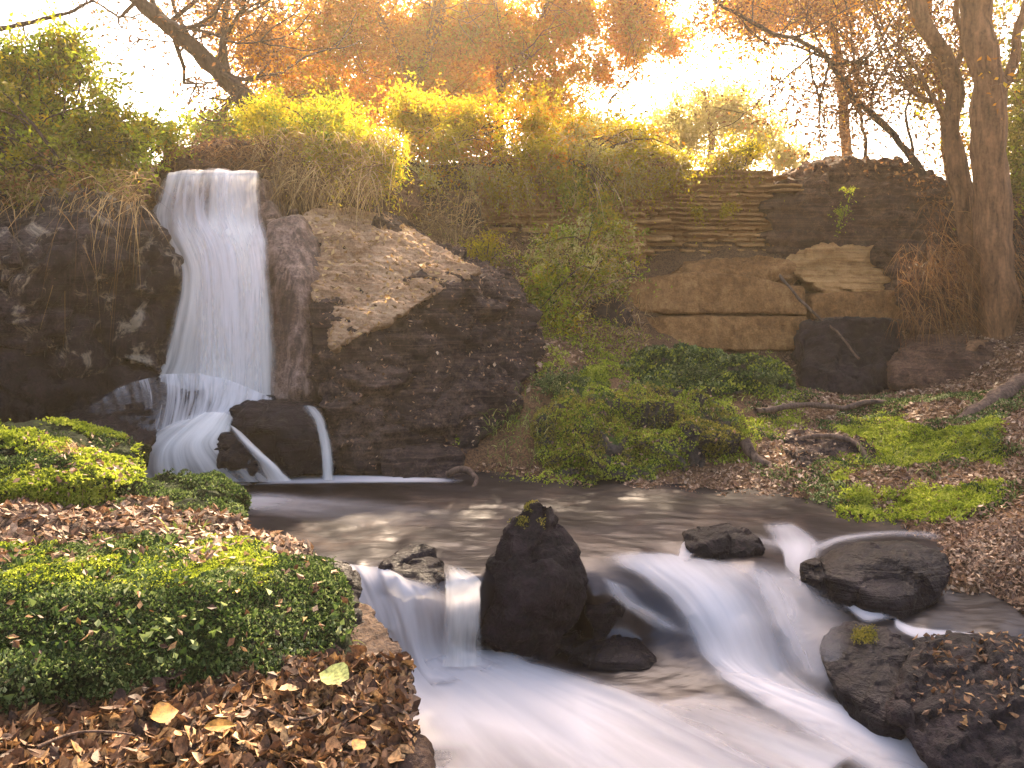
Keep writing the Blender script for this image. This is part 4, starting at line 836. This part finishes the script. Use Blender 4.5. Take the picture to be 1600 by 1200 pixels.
# leaf litter and scattered stones on the ground itself
G_ = SURF['ground']
def gl(n, box, mat, size, seed, extra=None):
    return litter_on(None, 'ground', n, lambda C, N: in_px(C, *box, 15) * (C[:, 1] > 2.4) * (C[:, 1] < 12) * (extra(C, N) if extra else 1), mat, size=size, seed=seed)
for args, lab in (((20000, (1180, 1680, 515, 850), M_litterb, (.025, .06), 90), 'fallen brown and tan leaves covering the right bank'),
                  ((3500, (740, 1240, 730, 800), M_litterb, (.02, .05), 91), 'brown leaves along the far water edge'),
                  ((5000, (560, 1000, 330, 600), M_litterb, (.04, .09), 92), 'dry leaves on the slope below the old wall'),
                  ((6000, (1430, 1680, 835, 1020), M_litterb, (.02, .05), 94), 'reddish dead leaves on the lowest part of the right bank'),
                  ((12000, (1660, 2500, 430, 1100), M_litterb, (.03, .07), 104), 'brown leaves on the slope right of the stream'),
                  ((2500, (-60, 380, 680, 880), M_litterb, (.03, .07), 93), 'brown leaves among the mossy rocks on the left')):
    o = gl(*args); o['label'] = lab
litter_on(bpy.data.objects['lit_slope_cap'], 'cap', 1200, lambda C, N: upf(N, -.2, .4), M_straw, size=(.02, .07), seed=95, name='dry_needles', tiltn=.25)
litter_on(bpy.data.objects['slope_rock'], 'slope', 2500, lambda C, N: upf(N, 0, .5), M_litterb, size=(.02, .05), seed=96)

gm = [(30000, (1310, 1560, 665, 815), M_mossy, 97, 'bright green moss and small plants on the right bank'), (16000, (1180, 1600, 600, 800), M_moss, 98, 'dark green moss patches on the right bank'), (20000, (700, 1250, 540, 760), M_mossy, 99, 'mossy ground below the old wall'), (8000, (700, 1010, 360, 580), M_lgreen, 100, 'low green plants in the gully below the old wall')]
for n, box, m, sd_, lab in gm:
    o = moss_on(None, 'ground', n, lambda C, N: in_px(C, *box, 20) * (C[:, 1] > 4) * (C[:, 1] < 11) * sstep(-.05, .25, fbm(C * 2.2, 3, sd_)), m, (.012, .03), .55, seed=sd_, puff=.04); o['label'] = lab
# small stones
r = np.random.default_rng(5)
labs = 0
def curved_root(pts, r0, r1, label, mat=None):
    V, Fq, R = limb([P(*p) for p in pts], r0, r1, 10, .25, 30, .03)
    tag(mesh_obj('exposed_root', V, Fq, mat or M_root, None, True), label, 'root')
curved_root([(1165, 690, 6.75), (1190, 725, 6.6), (1230, 748, 6.45), (1275, 752, 6.35)], .05, .03, 'thick dark root curving down beside the mossy mound')
curved_root([(1620, 590, 7.6), (1560, 625, 7.2), (1510, 660, 6.9), (1470, 690, 6.7)], .10, .05, 'thick root slanting down at the right edge of the bank')
curved_root([(1205, 405, 10.3), (1245, 465, 9.6), (1290, 505, 9.4), (1345, 560, 9.0)], .02, .012, 'thin pale stick leaning across the dark recess boulder')
curved_root([(1275, 500, 9.55), (1350, 498, 9.6), (1425, 503, 9.6)], .014, .010, 'thin straight pale twig lying along the top of the dark recess')
curved_root([(1235, 700, 6.9), (1270, 680, 6.8), (1330, 690, 6.6), (1365, 740, 6.3)], .03, .02, 'arched grey root over the rounded brown rock')
curved_root([(1180, 640, 7.4), (1300, 634, 7.6), (1420, 630, 7.7), (1520, 640, 7.5)], .03, .02, 'long low brown root lying across the leaf litter')
curved_root([(700, 745, 6.5), (722, 738, 6.45), (745, 752, 6.35), (742, 770, 6.25)], .025, .018, 'small reddish root at the water edge left of the mossy mound')

# ------------------------------------------------------------------ plants
def blob_cloud(blobs, nclump, per, spread, size, seed, asp=.5, droop=0.0, shell=0.35):
    """leaf clumps spread through ellipsoids (px, py, Y, rx, rz, ry)"""
    r = np.random.default_rng(seed); w_ = np.array([b[3] * b[4] * b[5] for b in blobs]) ** 0.7; w_ = w_ / w_.sum()
    bi = r.choice(len(blobs), nclump, p=w_); d = unit(r.normal(size=(nclump, 3))); rad = np.minimum(np.abs(r.normal(size=nclump)) * .45 + .35 * r.random(nclump) ** .5, 1.35)
    B = np.array([[*P(b[0], b[1], b[2]), b[3], b[5], b[4]] for b in blobs])[bi]
    CC = B[:, :3] + d * rad[:, None] * B[:, 3:6]
    keep = fbm(CC * 1.1 / max(spread * 3.5, .4) + seed, 3, seed) > -0.25; CC = CC[keep]; d = d[keep]
    n = len(CC) * per
    sp = spread * r.uniform(.5, 1.3, len(CC))
    ax = unit(d * .8 + r.normal(size=d.shape) * .6 + np.array([0, 0, .55 - 1.6 * droop]))      # each clump is a leafy sprig that arches outward
    tt = r.normal(size=n) * np.repeat(sp, per) * 1.7
    C = np.repeat(CC, per, 0) + np.repeat(ax, per, 0) * tt[:, None] + r.normal(size=(n, 3)) * np.repeat(sp, per)[:, None] * .42
    C[:, 2] -= .9 * tt * tt / (np.repeat(sp, per) * 4)
    D = unit(np.repeat(d, per, 0) * .5 + r.normal(size=(n, 3)) * .8 + np.array([0, 0, -droop])); N = unit(r.normal(size=(n, 3)) * .8 + np.array([0, 0, 1.0]))
    rnd = np.clip(np.repeat(r.random(len(CC)), per) * .55 + r.random(n) * .55 - .05, 0, 1)
    s = r.uniform(size * .6, size * 1.3, n)
    return CC, leaves(C, D, N, s, asp, .2, .2, rnd=rnd)
def twigs(root, CC, m, r0, seed, sag=0.15):
    r = np.random.default_rng(seed); ii = r.choice(len(CC), min(m, len(CC)), replace=False); out = []
    for k in ii:
        a = root[r.integers(len(root))] if isinstance(root, list) else root
        b = CC[k]; mid = (a + b) / 2 + r.normal(size=3) * .12 * np.linalg.norm(b - a); mid[2] += sag * np.linalg.norm(b - a)
        p = spline([a, mid, b], 8); out.append(tube(p, np.linspace(r0, r0 * .2, 8), 4))
    return join(out)
def shrub(name, label, blobs, root, mat, nclump=300, per=22, spread=.09, size=.045, seed=0, cat='shrub', group=None, droop=0.0, ntw=40, tr=.012, asp=.5, extra_mats=None, stemname='stem'):
    rt = [P(*q) for q in (root if isinstance(root, list) else [root])]
    e = empty(name, rt[0]); tag(e, label, cat, group)
    CC, L = blob_cloud(blobs, nclump, per, spread, size, seed, asp, droop)
    mesh_obj('foliage', L[0], L[1], mat, e, False, {'rnd': L[2]})
    for k, (m2, frac) in enumerate(extra_mats or []):
        C2, L2 = blob_cloud(blobs, int(nclump * frac), per, spread, size, seed + 31 + k, asp, droop)
        mesh_obj('foliage', L2[0], L2[1], m2, e, False, {'rnd': L2[2]})
    t_ = twigs(rt, CC, ntw, tr, seed); mesh_obj(stemname, t_[0], t_[1], M_barkd, e, True)
    return e
def strands(name, label, regions, mat, wdt=.006, seed=0, cat='dry grass', kind='stuff', parent=None):
    """regions: (x0, x1, y0, y1, Y, n, length, up, droop): stems that start in a patch and arch over"""
    r = np.random.default_rng(seed); parts = []
    for x0, x1, y0, y1, Y, n, L, upd, dr in regions:
        px = r.uniform(x0, x1, n); py = r.uniform(y0, y1, n); Yd = Y + r.uniform(-.25, .25, n)
        C = np.stack([(px - 800) / F * Yd, Yd, CZ - (py - PH) / F * Yd], 1)
        D = np.stack([r.normal(size=n) * .35, -r.uniform(.1, .6, n), np.full(n, upd) + r.normal(size=n) * .25], 1)
        parts.append(blades(C, D, L * r.uniform(.5, 1.25, n), wdt * r.uniform(.6, 1.4, n), dr * r.uniform(.6, 1.3, n), r.random(n)))
    V, Fq, R = join(parts)
    o = mesh_obj(name, V, Fq, mat, parent, False, {'rnd': R})
    return tag(o, label, None if kind == 'stuff' else cat, kind=kind)

def WB(x, y, z, rx, rz, ry): return (800 + F * x / y, PH + F * (CZ - z) / y, y, rx, rz, ry)
# --- left cliff top
shrub('green_shrub', 'bright green leafy shrub on top of the left cliff', [(60, 150, 7.8, .5, .55, .5), (150, 200, 7.8, .45, .35, .4), (110, 90, 8.0, .28, .3, .4), (0, 210, 7.5, .5, .5, .5), (130, 150, 7.8, .4, .35, .4), (20, 110, 7.8, .4, .35, .4), (190, 225, 7.7, .35, .22, .3), (60, 240, 7.4, .45, .28, .35)],
      [(80, 300, 7.6), (30, 290, 7.6)], M_lgreen, 850, 32, .085, .055, 200, ntw=60, extra_mats=[(M_lyellow, .25), (M_lolive, .45)])
shrub('green_shrub', 'low yellow-green shrub spilling toward the waterfall lip', [(225, 205, 8.3, .28, .14, .3), (262, 215, 8.4, .2, .12, .25)], (220, 250, 8.3), M_lgreen, 90, 24, .07, .045, 201, ntw=16, extra_mats=[(M_lyellow, .6)])
shrub('dark_shrub', 'dark tangled shrub hanging over the left cliff edge', [(20, 290, 7.0, .5, .22, .3), (130, 275, 7.1, .35, .15, .25), (-60, 220, 7.2, .4, .5, .4)], [(40, 290, 7.2), (120, 290, 7.3)], M_lolive, 200, 22, .08, .045, 202, ntw=80, extra_mats=[(M_lbrown, .5)], droop=.5)
strands('hanging_roots', 'brown roots and dry stems hanging over the left cliff top', [(-40, 240, 268, 315, 7.15, 520, .34, .1, .9), (-20, 230, 300, 330, 7.0, 140, .6, -.4, .8)], M_straw, .006, 203)
strands('hanging_roots', 'dark stems above the waterfall lip', [(235, 425, 215, 262, 8.6, 900, .26, .2, .8)], M_lbrown, .007, 204)
# --- above and right of the lip
strands('dry_grass', 'tall straw-coloured stems hanging right of the waterfall lip', [(405, 620, 215, 262, 8.55, 500, .5, .5, .9), (415, 600, 250, 300, 8.4, 600, .4, -.1, .9)], M_straw, .007, 205)
strands('dry_grass', 'brown dry stems hanging down over the old wall', [(600, 1010, 205, 265, 10.2, 450, .40, .2, .95), (620, 1000, 270, 300, 10.15, 120, .45, -.5, .8), (1000, 1200, 238, 262, 10.5, 200, .25, .1, .9)], M_straw, .007, 206)
strands('grass', 'green grass blades on the cliff top beside the waterfall lip', [(420, 640, 215, 255, 8.9, 1100, .30, 1.0, .8)], M_lyellow, .007, 207)
shrub('yellow_shrub', 'yellow-green shrub arching over the rock right of the waterfall lip', [(420, 180, 9.3, .38, .22, .4), (500, 190, 9.2, .45, .32, .45), (560, 225, 8.9, .38, .3, .35), (600, 255, 8.8, .2, .2, .25), (450, 215, 8.9, .3, .2, .3), (520, 235, 8.7, .3, .22, .3)], [(480, 250, 9.1), (540, 260, 9.1)], M_lyellow, 760, 32, .09, .045, 210, ntw=40, extra_mats=[(M_lgreen, .5)], asp=.35)
shrub('yellow_shrub', 'golden shrub above the middle of the old wall', [(650, 180, 10.8, .5, .36, .5), (740, 185, 10.8, .5, .32, .5), (830, 185, 10.8, .5, .34, .45), (720, 220, 10.4, .5, .18, .3), (600, 240, 10.3, .5, .16, .25), (680, 238, 10.3, .5, .16, .25), (760, 240, 10.3, .5, .16, .25), (840, 235, 10.3, .5, .16, .25)], [(690, 250, 10.7), (800, 250, 10.7)], M_lyellow, 900, 32, .1, .055, 211, ntw=50, extra_mats=[(M_lorange, .25)])
shrub('yellow_shrub', 'golden shrub overhanging the right part of the old wall', [(900, 205, 10.9, .45, .2, .4), (980, 215, 10.9, .4, .18, .4), (1010, 245, 10.7, .3, .14, .3), (880, 245, 10.5, .35, .2, .3), (950, 245, 10.5, .35, .16, .3), (1060, 250, 10.7, .3, .1, .3)], [(900, 255, 10.8), (980, 260, 10.8)], M_lyellow, 620, 30, .09, .05, 212, ntw=45, extra_mats=[(M_lpale, .35), (M_lorange, .15)])
shrub('yellow_shrub', 'small rounded yellow-green bush on the right end of the old wall', [(1155, 240, 11.1, .42, .22, .35), (1120, 255, 11.0, .25, .12, .25)], (1150, 275, 11.1), M_lyellow, 150, 28, .08, .042, 213, ntw=24, extra_mats=[(M_lolive, .5)])
shrub('green_shrub', 'leafy bush hanging down the gully in front of the old wall', [(870, 400, 9.6, .35, .3, .3), (930, 380, 9.8, .45, .32, .35), (850, 460, 9.1, .3, .35, .3), (900, 430, 9.4, .35, .28, .3), (960, 420, 9.7, .3, .22, .25), (860, 510, 8.8, .28, .25, .25)],
      [(880, 470, 9.3), (930, 430, 9.7)], M_lgreen, 520, 28, .085, .046, 214, ntw=80, extra_mats=[(M_lyellow, .5), (M_lbrown, .2), (M_lpale, .5)])
shrub('green_shrub', 'bright strand of leaves trailing down the middle of the old wall', [(900, 290, 10.3, .28, .25, .15), (945, 320, 10.3, .22, .28, .15), (870, 265, 10.35, .2, .15, .15)], (900, 250, 10.5), M_lyellow, 200, 26, .07, .04, 215, ntw=30, extra_mats=[(M_lgreen, .6)], droop=.5)
for k, (bl, root, lab) in enumerate([([(640, 275, 10.0, .35, .16, .2), (600, 262, 9.7, .25, .12, .2)], (620, 250, 10.0), 'yellow leafy spray hanging over the dark length of old wall'),
        ([(760, 272, 10.2, .4, .18, .2), (800, 290, 10.2, .25, .16, .15)], (770, 250, 10.4), 'yellow leafy spray hanging over the middle wall left of the trailing strand'),
        ([(985, 275, 10.5, .3, .16, .2), (1040, 270, 10.6, .25, .10, .15)], (990, 252, 10.7), 'yellow leafy spray hanging over the right end of the middle wall')]):
    shrub('hanging_plant', lab, bl, root, M_lyellow, 170, 26, .07, .04, 250 + k, cat='plant', ntw=20, droop=.5, extra_mats=[(M_lpale, .4), (M_straw, .3)])
shrub('grass_tuft_bush', 'bright yellow tufted plant on the slope above the sloping boulder', [(755, 390, 9.3, .28, .2, .2)], (755, 418, 9.3), M_lyellow, 60, 30, .06, .045, 216, ntw=20, asp=.25)
strands('dry_grass', 'tangled dry stems on the gully slope', [(780, 1010, 370, 560, 9.1, 900, .3, .6, .8), (600, 760, 300, 400, 9.8, 700, .35, .1, .9)], M_straw, .006, 217)
for k, (px, py, Y, rx, rz, lab) in enumerate([(1320, 300, 10.5, .22, .09, 'thin green plant on the upper face of the skyline outcrop'), (1310, 335, 10.45, .15, .07, 'small olive plant lower on the skyline outcrop'),
        (1090, 328, 10.65, .10, .09, 'small yellow plant on the right wall length, left of its twin'), (1138, 325, 10.65, .11, .09, 'small yellow plant on the right wall length, right of its twin')]):
    shrub('small_plant', lab, [(px, py, Y, rx, rz, .1)], (px, py + 12, Y + .1), M_lyellow if k > 1 else M_lgreen, 24, 18, .04, .035, 220 + k, cat='plant', ntw=8, tr=.004)
# plants on the right bank
for k, (bl, root, m, lab) in enumerate([
    ([(1370, 684, 6.5, .22, .09, .15), (1430, 704, 6.4, .25, .10, .15), (1480, 726, 6.3, .2, .12, .15)], (1430, 735, 6.4), M_mossy, 'bright green low plant patch in the middle of the right bank'),
    ([(1500, 745, 6.0, .22, .12, .15), (1540, 705, 6.2, .18, .14, .15)], (1520, 770, 6.1), M_moss, 'dark green low plant at the right edge of the bank'),
    ([(1345, 774, 5.8, .12, .06, .12), (1400, 778, 5.8, .18, .06, .12), (1455, 772, 5.75, .15, .08, .12)], (1400, 800, 5.85), M_mossy, 'small green plants at the water edge of the right bank'),
    ([(1565, 690, 6.6, .25, .12, .15)], (1570, 715, 6.6), M_lolive, 'olive creeper beside the thick slanting root'),
    ([(1075, 582, 8.3, .35, .12, .2), (1200, 592, 8.2, .2, .10, .2)], (1100, 600, 8.3), M_moss, 'deep green leafy clump on the mossy terrace'),
    ([(880, 600, 7.6, .35, .12, .2)], (880, 620, 7.6), M_moss, 'deep green leafy clump on the small mossy rock')]):
    shrub('low_plant', lab, bl, root, m, 220, 28, .035, .021, 230 + k, cat='plant', ntw=20, tr=.003, asp=.6)
strands('grass', 'grass blades on the right bank', [(1340, 1560, 690, 800, 6.2, 500, .14, 1, .9), (800, 1180, 600, 740, 7.0, 900, .14, 1.0, .9), (760, 860, 640, 760, 6.9, 300, .2, .8, 1)], M_grass, .005, 240)
# grass tufts behind the mossy block
def tuft(px, py, Y, n, L, mat, label, seed):
    r = np.random.default_rng(seed); c = P(px, py, Y); C = c + r.normal(size=(n, 3)) * [.025, .02, .004]
    D = np.stack([r.normal(size=n) * .7, r.normal(size=n) * .5, np.full(n, 1.1)], 1)
    V, Fq, R = blades(C, D, L * r.uniform(.6, 1.2, n), .008, r.uniform(.4, 1.0, n), r.random(n), 6)
    tag(mesh_obj('grass_tuft', V, Fq, mat, None, False, {'rnd': R}), label, 'grass tuft')
tuft(275, 845, 4.0, 34, .26, M_grass, 'arching grass tuft growing behind the mossy block', 300)
tuft(310, 840, 4.05, 22, .2, M_grass, 'short grass tuft right of the arching one, near the water', 301)
tuft(110, 705, 4.6, 24, .12, M_straw, 'straw-yellow tuft on the bright mossy hump', 302)

# ------------------------------------------------------------------ trees
def grow(p, d, r0, L, depth, rs, segs, tips, gn=0.25, upb=0.05, kids=(2, 4)):
    n = 6; pts = [p]; dd = d
    for k in range(n):
        dd = unit(dd + rs.normal(size=3) * gn * .5 + np.array([0, 0, upb])); pts.append(pts[-1] + dd * L / n)
    segs.append((np.array(pts), np.linspace(r0, r0 * .55, n + 1)))
    if depth == 0: tips.append(pts[-1]); tips.append(pts[3]); return
    for c in range(rs.integers(*kids)):
        j = rs.integers(2, n + 1); nd = unit(dd + rs.normal(size=3) * .75)
        grow(pts[j], nd, r0 * .55, L * rs.uniform(.55, .8), depth - 1, rs, segs, tips, gn, upb, kids)
    grow(pts[-1], unit(dd + rs.normal(size=3) * .3), r0 * .55, L * .75, depth - 1, rs, segs, tips, gn, upb, kids)
def tree(name, label, trunks, mat, blobs=None, bark=None, seed=0, nclump=500, per=30, spread=.2, size=.08, cat='tree', group=None, kids=None, extra_mats=None, tipleaves=None, asp=.55, depth=2, gl_=1.3, sub=8, subr=.35):
    """trunks: (points, r0, r1); limbs sprout along them; crown clumps fill the blobs and sit at the twig tips"""
    rs = np.random.default_rng(seed); e = empty(name, P(*trunks[0][0][0])); tag(e, label, cat, group)
    segs, tips = [], []
    for k, (pts, r0, r1) in enumerate(trunks):
        V, Fq, R = limb([P(*q) for q in pts], r0, r1, 12 if r0 > .05 else 7, .22 if r0 > .04 else 0, 40, .04)
        mesh_obj('trunk' if k == 0 else 'bough', V, Fq, bark or M_bark, e, True)
        p = spline([P(*q) for q in pts], 40)
        for j in range(sub):
            i = rs.integers(14, 40); d = unit(p[min(i + 1, 39)] - p[i - 1] + rs.normal(size=3) * .9)
            grow(p[i], d, max((r0 + (r1 - r0) * i / 40) * subr, .006), gl_ * rs.uniform(.6, 1.2), depth, rs, segs, tips)
    if segs:
        t_ = join([tube(a, b, 5) for a, b in segs]); mesh_obj('branches', t_[0], t_[1], bark or M_bark, e, True)
    Ls = []
    if blobs:
        CC, L = blob_cloud(blobs, nclump, per, spread, size, seed, asp); mesh_obj('crown', L[0], L[1], mat, e, False, {'rnd': L[2]})
        for k, (m2, fr) in enumerate(extra_mats or []):
            C2, L2 = blob_cloud(blobs, int(nclump * fr), per, spread, size, seed + 17 + k, asp); mesh_obj('crown', L2[0], L2[1], m2, e, False, {'rnd': L2[2]})
    if tipleaves and tips:
        m2, pr, sp = tipleaves; T_ = np.repeat(np.array(tips), pr, 0); n = len(T_); C = T_ + rs.normal(size=(n, 3)) * sp
        L = leaves(C, rdir(n), rdir(n, .8), rs.uniform(size * .6, size * 1.3, n), asp, .2, .2, rnd=rs.random(n)); mesh_obj('crown', L[0], L[1], m2, e, False, {'rnd': L[2]})
    return e
tree('autumn_tree', 'tree with a thick dark bough slanting to the upper left above the tall waterfall', [([(420, 235, 11.5), (385, 165, 11.5), (345, 112, 11.4), (285, 55, 11.2), (215, 0, 11.0), (120, -80, 10.8)], .15, .08), ([(360, 130, 11.4), (350, 40, 11.6), (380, -60, 11.8)], .06, .03), ([(250, 25, 11.1), (230, -40, 11.2), (260, -120, 11.2)], .04, .02)],
     M_lbrown, [(400, 60, 12.2, .6, .75, .8), (340, 20, 12, .4, .4, .6), (430, -60, 12, .9, .6, .9)], M_barkd, 401, 260, 26, .14, .065, extra_mats=[(M_lorange, .5)], tipleaves=(M_lbrown, 12, .16), sub=9)
tree('autumn_tree', 'dense orange autumn tree behind the cliff top in the middle', [([(640, 330, 20), (645, 160, 20), (690, 20, 20), (700, -120, 20)], .17, .10), ([(645, 130, 20), (600, 40, 19.8), (560, -80, 19.6)], .09, .05)],
     M_lorange, [(430, 60, 20, 1.2, 1.2, 1.2), (540, 30, 20, 1.5, 1.3, 1.3), (650, 60, 20.5, 1.5, 1.3, 1.3), (740, 30, 20.5, 1.3, 1.2, 1.3), (500, 160, 19.8, 1.3, .7, .9), (690, 150, 20, 1.3, .7, 1), (600, -100, 20, 2.4, .9, 1.6)], M_bark, 402, 3000, 28, .2, .10, extra_mats=[(M_lyellow, .45)], sub=6, gl_=1.8)
tree('autumn_tree', 'slender orange tree with an upright trunk right of the dense one', [([(785, 330, 21), (782, 130, 21), (780, 20, 21), (776, -120, 21)], .11, .08), ([(783, 140, 21), (840, 40, 21), (880, -60, 21)], .07, .04)],
     M_lorange, [(810, 60, 21, 1.4, 1.2, 1.2), (890, 20, 21.5, 1.2, .9, 1), (980, 0, 21.5, 1.3, .7, 1), (850, 150, 21, 1.1, .7, .9), (930, 110, 21, .9, .6, .8), (1040, 60, 22, .9, .5, .8), (990, 50, 21.5, 1.1, .8, 1), (900, -50, 21, 1.5, .5, 1)], M_bark, 403, 2300, 28, .2, .10, extra_mats=[(M_lyellow, .4)], sub=7, gl_=1.6)
tree('pale_tree', 'pale yellow bright tree far behind the right end of the wall', [([(1110, 270, 22), (1110, 200, 22), (1100, 140, 22)], .12, .05)], M_lpale,
     [(1060, 200, 22, 1.0, .8, 1), (1130, 170, 22.5, 1.1, .8, 1), (1190, 210, 22, .8, .7, .8), (1010, 230, 21.5, .7, .5, .7), (1230, 245, 21, .6, .3, .6)], M_bark, 404, 900, 30, .22, .11, sub=5)
tree('bare_tree', 'nearly bare tree with one long thin branch leaning left above the skyline outcrop', [([(1445, 272, 10.6), (1390, 205, 10.6), (1335, 148, 10.5), (1270, 75, 10.4), (1200, 48, 10.3), (1120, 0, 10.2), (1050, -40, 10.1)], .055, .012), ([(1425, 245, 10.6), (1420, 150, 10.7), (1425, 80, 10.8)], .022, .008), ([(1360, 175, 10.6), (1380, 110, 10.6), (1420, 50, 10.7)], .02, .006)],
     M_lbrown, None, M_barkd, 405, tipleaves=(M_lbrown, 14, .16), size=.055, sub=14, depth=2, gl_=.8, subr=.5)
tree('thin_tree', 'thin leafy sapling on the skyline left of the bare tree', [([(1352, 262, 12.5), (1345, 180, 12.5), (1330, 60, 12.5), (1310, -60, 12.5)], .03, .015), ([(1345, 180, 12.5), (1290, 80, 12.6), (1240, -20, 12.6)], .02, .01)], M_lbrown, [(1190, 40, 13, .9, .5, .6), (1300, 20, 13, .9, .4, .6), (1340, 120, 12.8, .5, .5, .5), (1080, 20, 13.5, .8, .4, .6), (1230, -60, 13, 2, .4, 1)], M_barkd, 406, 420, 16, .2, .06,
     tipleaves=(M_lorange, 4, .1), sub=10, depth=2, gl_=1.0)
tree('yellow_tree', 'yellow-leaved tree seen between the two right trunks', [([(1480, 280, 13.5), (1470, 150, 13.5), (1450, 0, 13.5)], .05, .03)], M_lyellow, [(1460, 120, 13.5, .55, .9, .5), (1520, 60, 13.8, .6, .9, .6), (1430, 30, 13.8, .5, .5, .5), (1500, 220, 13.5, .5, .4, .4)], M_bark, 407, 260, 24, .16, .07, extra_mats=[(M_lorange, .4)], sub=8)
tree('big_tree', 'thick brown tree trunk standing at the right edge beside the thinner crooked one', [([(1572, 560, 9.0), (1558, 470, 9.0), (1552, 330, 9.0), (1545, 180, 9.0), (1535, 60, 9.0), (1518, -60, 9.0), (1500, -200, 9.0)], .18, .165), ([(1560, 540, 9.0), (1520, 545, 8.8), (1500, 560, 8.7)], .09, .04), ([(1575, 540, 8.95), (1600, 570, 8.7), (1640, 585, 8.6)], .10, .04), ([(1548, 190, 9.0), (1580, 100, 9.1), (1610, -20, 9.2)], .06, .04)],
     M_lolive, [(1620, 120, 9.8, .5, .9, .5), (1590, 260, 10.0, .35, .6, .4), (1560, -160, 9.5, 1.2, .6, .9)], M_bark, 408, 420, 26, .13, .06, extra_mats=[(M_lgreen, .3)], sub=0)
tree('tall_shade_tree', 'tall golden tree at the top right of centre, its unseen high crown added to shade the stream', [([(1330, 330, 20), (1310, 100, 20), (1270, -150, 20), (1200, -300, 20)], .13, .09)], M_lorange,
     [(1180, 10, 20, 1.5, .6, 1), (1300, -10, 20, 1.5, .8, 1), WB(1.4, 20, 12.6, 1.4, 1.4, 1.2), WB(3.0, 20, 12.6, 1.5, 1.5, 1.2), WB(5, 20, 12.6, 1.5, 1.5, 1.2), WB(7, 20.3, 11.5, 1.4, 1.6, 1.2), WB(8.8, 20, 9.6, 1.2, 1.2, 1)], M_bark, 411, 2300, 28, .26, .12, extra_mats=[(M_lyellow, .3)], sub=5)  # world-placed blobs lie out of view, added to shade the stream
tree('crooked_tree', 'thinner crooked tree trunk bending left beside the thick trunk', [([(1530, 510, 9.5), (1522, 400, 9.5), (1506, 300, 9.5), (1488, 220, 9.5), (1488, 110, 9.5), (1455, 60, 9.5), (1430, -10, 9.5), (1410, -120, 9.5)], .12, .085), ([(1486, 130, 9.5), (1500, 60, 9.6), (1490, -60, 9.7)], .045, .03)],
     M_lorange, [(1420, -90, 9.8, 1.0, .35, .7)], M_bark, 409, 90, 26, .14, .06, tipleaves=(M_lorange, 3, .1), sub=1)
shrub('dark_shrub', 'dense dark green shrub at the right edge behind the trunks', [(1620, 200, 10.8, .6, .8, .4), (1600, 360, 10.0, .3, .5, .3), (1640, 80, 11, .6, .6, .4)], [(1610, 420, 10.2)], M_lolive, 260, 26, .12, .06, 240, extra_mats=[(M_lgreen, .3)])
strands('hanging_roots', 'fine dark roots and stems around the foot of the right trunks', [(1400, 1600, 380, 500, 9.2, 1100, .35, -.2, .8), (1440, 1600, 300, 420, 9.6, 500, .4, -.4, .6)], M_lbrown, .006, 241)
tree('leaning_tree', 'green leafy branch tip in the top left corner', [([(-220, -60, 8.5), (-60, 40, 8.5), (60, 30, 8.5), (150, 2, 8.5)], .05, .012)], M_lgreen, [(-20, 0, 8.5, .3, .3, .3), (-160, -40, 8.5, .8, .6, .6)], M_barkd, 410, 90, 24, .08, .045, sub=5, gl_=.4, cat='tree')
# far woods that close the view behind the trees
for k, (px, py, Y, rx, rz, m, lab) in enumerate([(520, 120, 24, 3.2, 2.2, M_lorange, 'far orange tree behind the middle of the cliff top'), (720, 90, 26, 3.0, 2.4, M_lorange, 'far golden-orange tree right of centre behind the wall'), (-420, 150, 18, 2.2, 2.0, M_lolive, 'far olive tree behind the left cliff shrub'),
        (1700, 150, 18, 2.4, 2.6, M_lolive, 'far dark tree at the right edge'), (900, 225, 20, 1.4, .7, M_lyellow, 'far yellow bush behind the right part of the wall'), (340, 215, 20, 1.0, .5, M_lgreen, 'far pale green bush behind the waterfall lip')]):
    tree('far_tree', lab, [([(px, 330, Y), (px, py + 60, Y), (px + 10, py - 40, Y)], .15, .06)], m, [(px, py, Y, rx, rz, rx * .6), (px - 40, py + 60, Y, rx * .7, rz * .5, rx * .5)], M_barkd, 420 + k, int(380 * rx), 26, .3, .14, sub=4, cat='tree', group='trees far behind the cliff top')

# ------------------------------------------------------------------ the hazy air of the gorge
bm = bmesh.new(); bmesh.ops.create_cube(bm, size=1.0); me = bpy.data.meshes.new('haze'); bm.to_mesh(me); bm.free()
hz = bpy.data.objects.new('haze', me); COL.objects.link(hz); hz.scale = (1300, 1300, 24); hz.location = (0, 0, 24 / 2 - 3.0)
hm = bpy.data.materials.new('haze'); hm.use_nodes = True; hm.node_tree.nodes.clear()
ho = hm.node_tree.nodes.new('ShaderNodeOutputMaterial'); hv = hm.node_tree.nodes.new('ShaderNodeVolumePrincipled')
hv.inputs['Color'].default_value = (1.0, 0.83, 0.58, 1); hv.inputs['Density'].default_value = 0.0018; hv.inputs['Anisotropy'].default_value = 0.6
hm.node_tree.links.new(hv.outputs[0], ho.inputs['Volume']); me.materials.append(hm); tag(hz, 'thin warm haze in the air', kind='stuff')
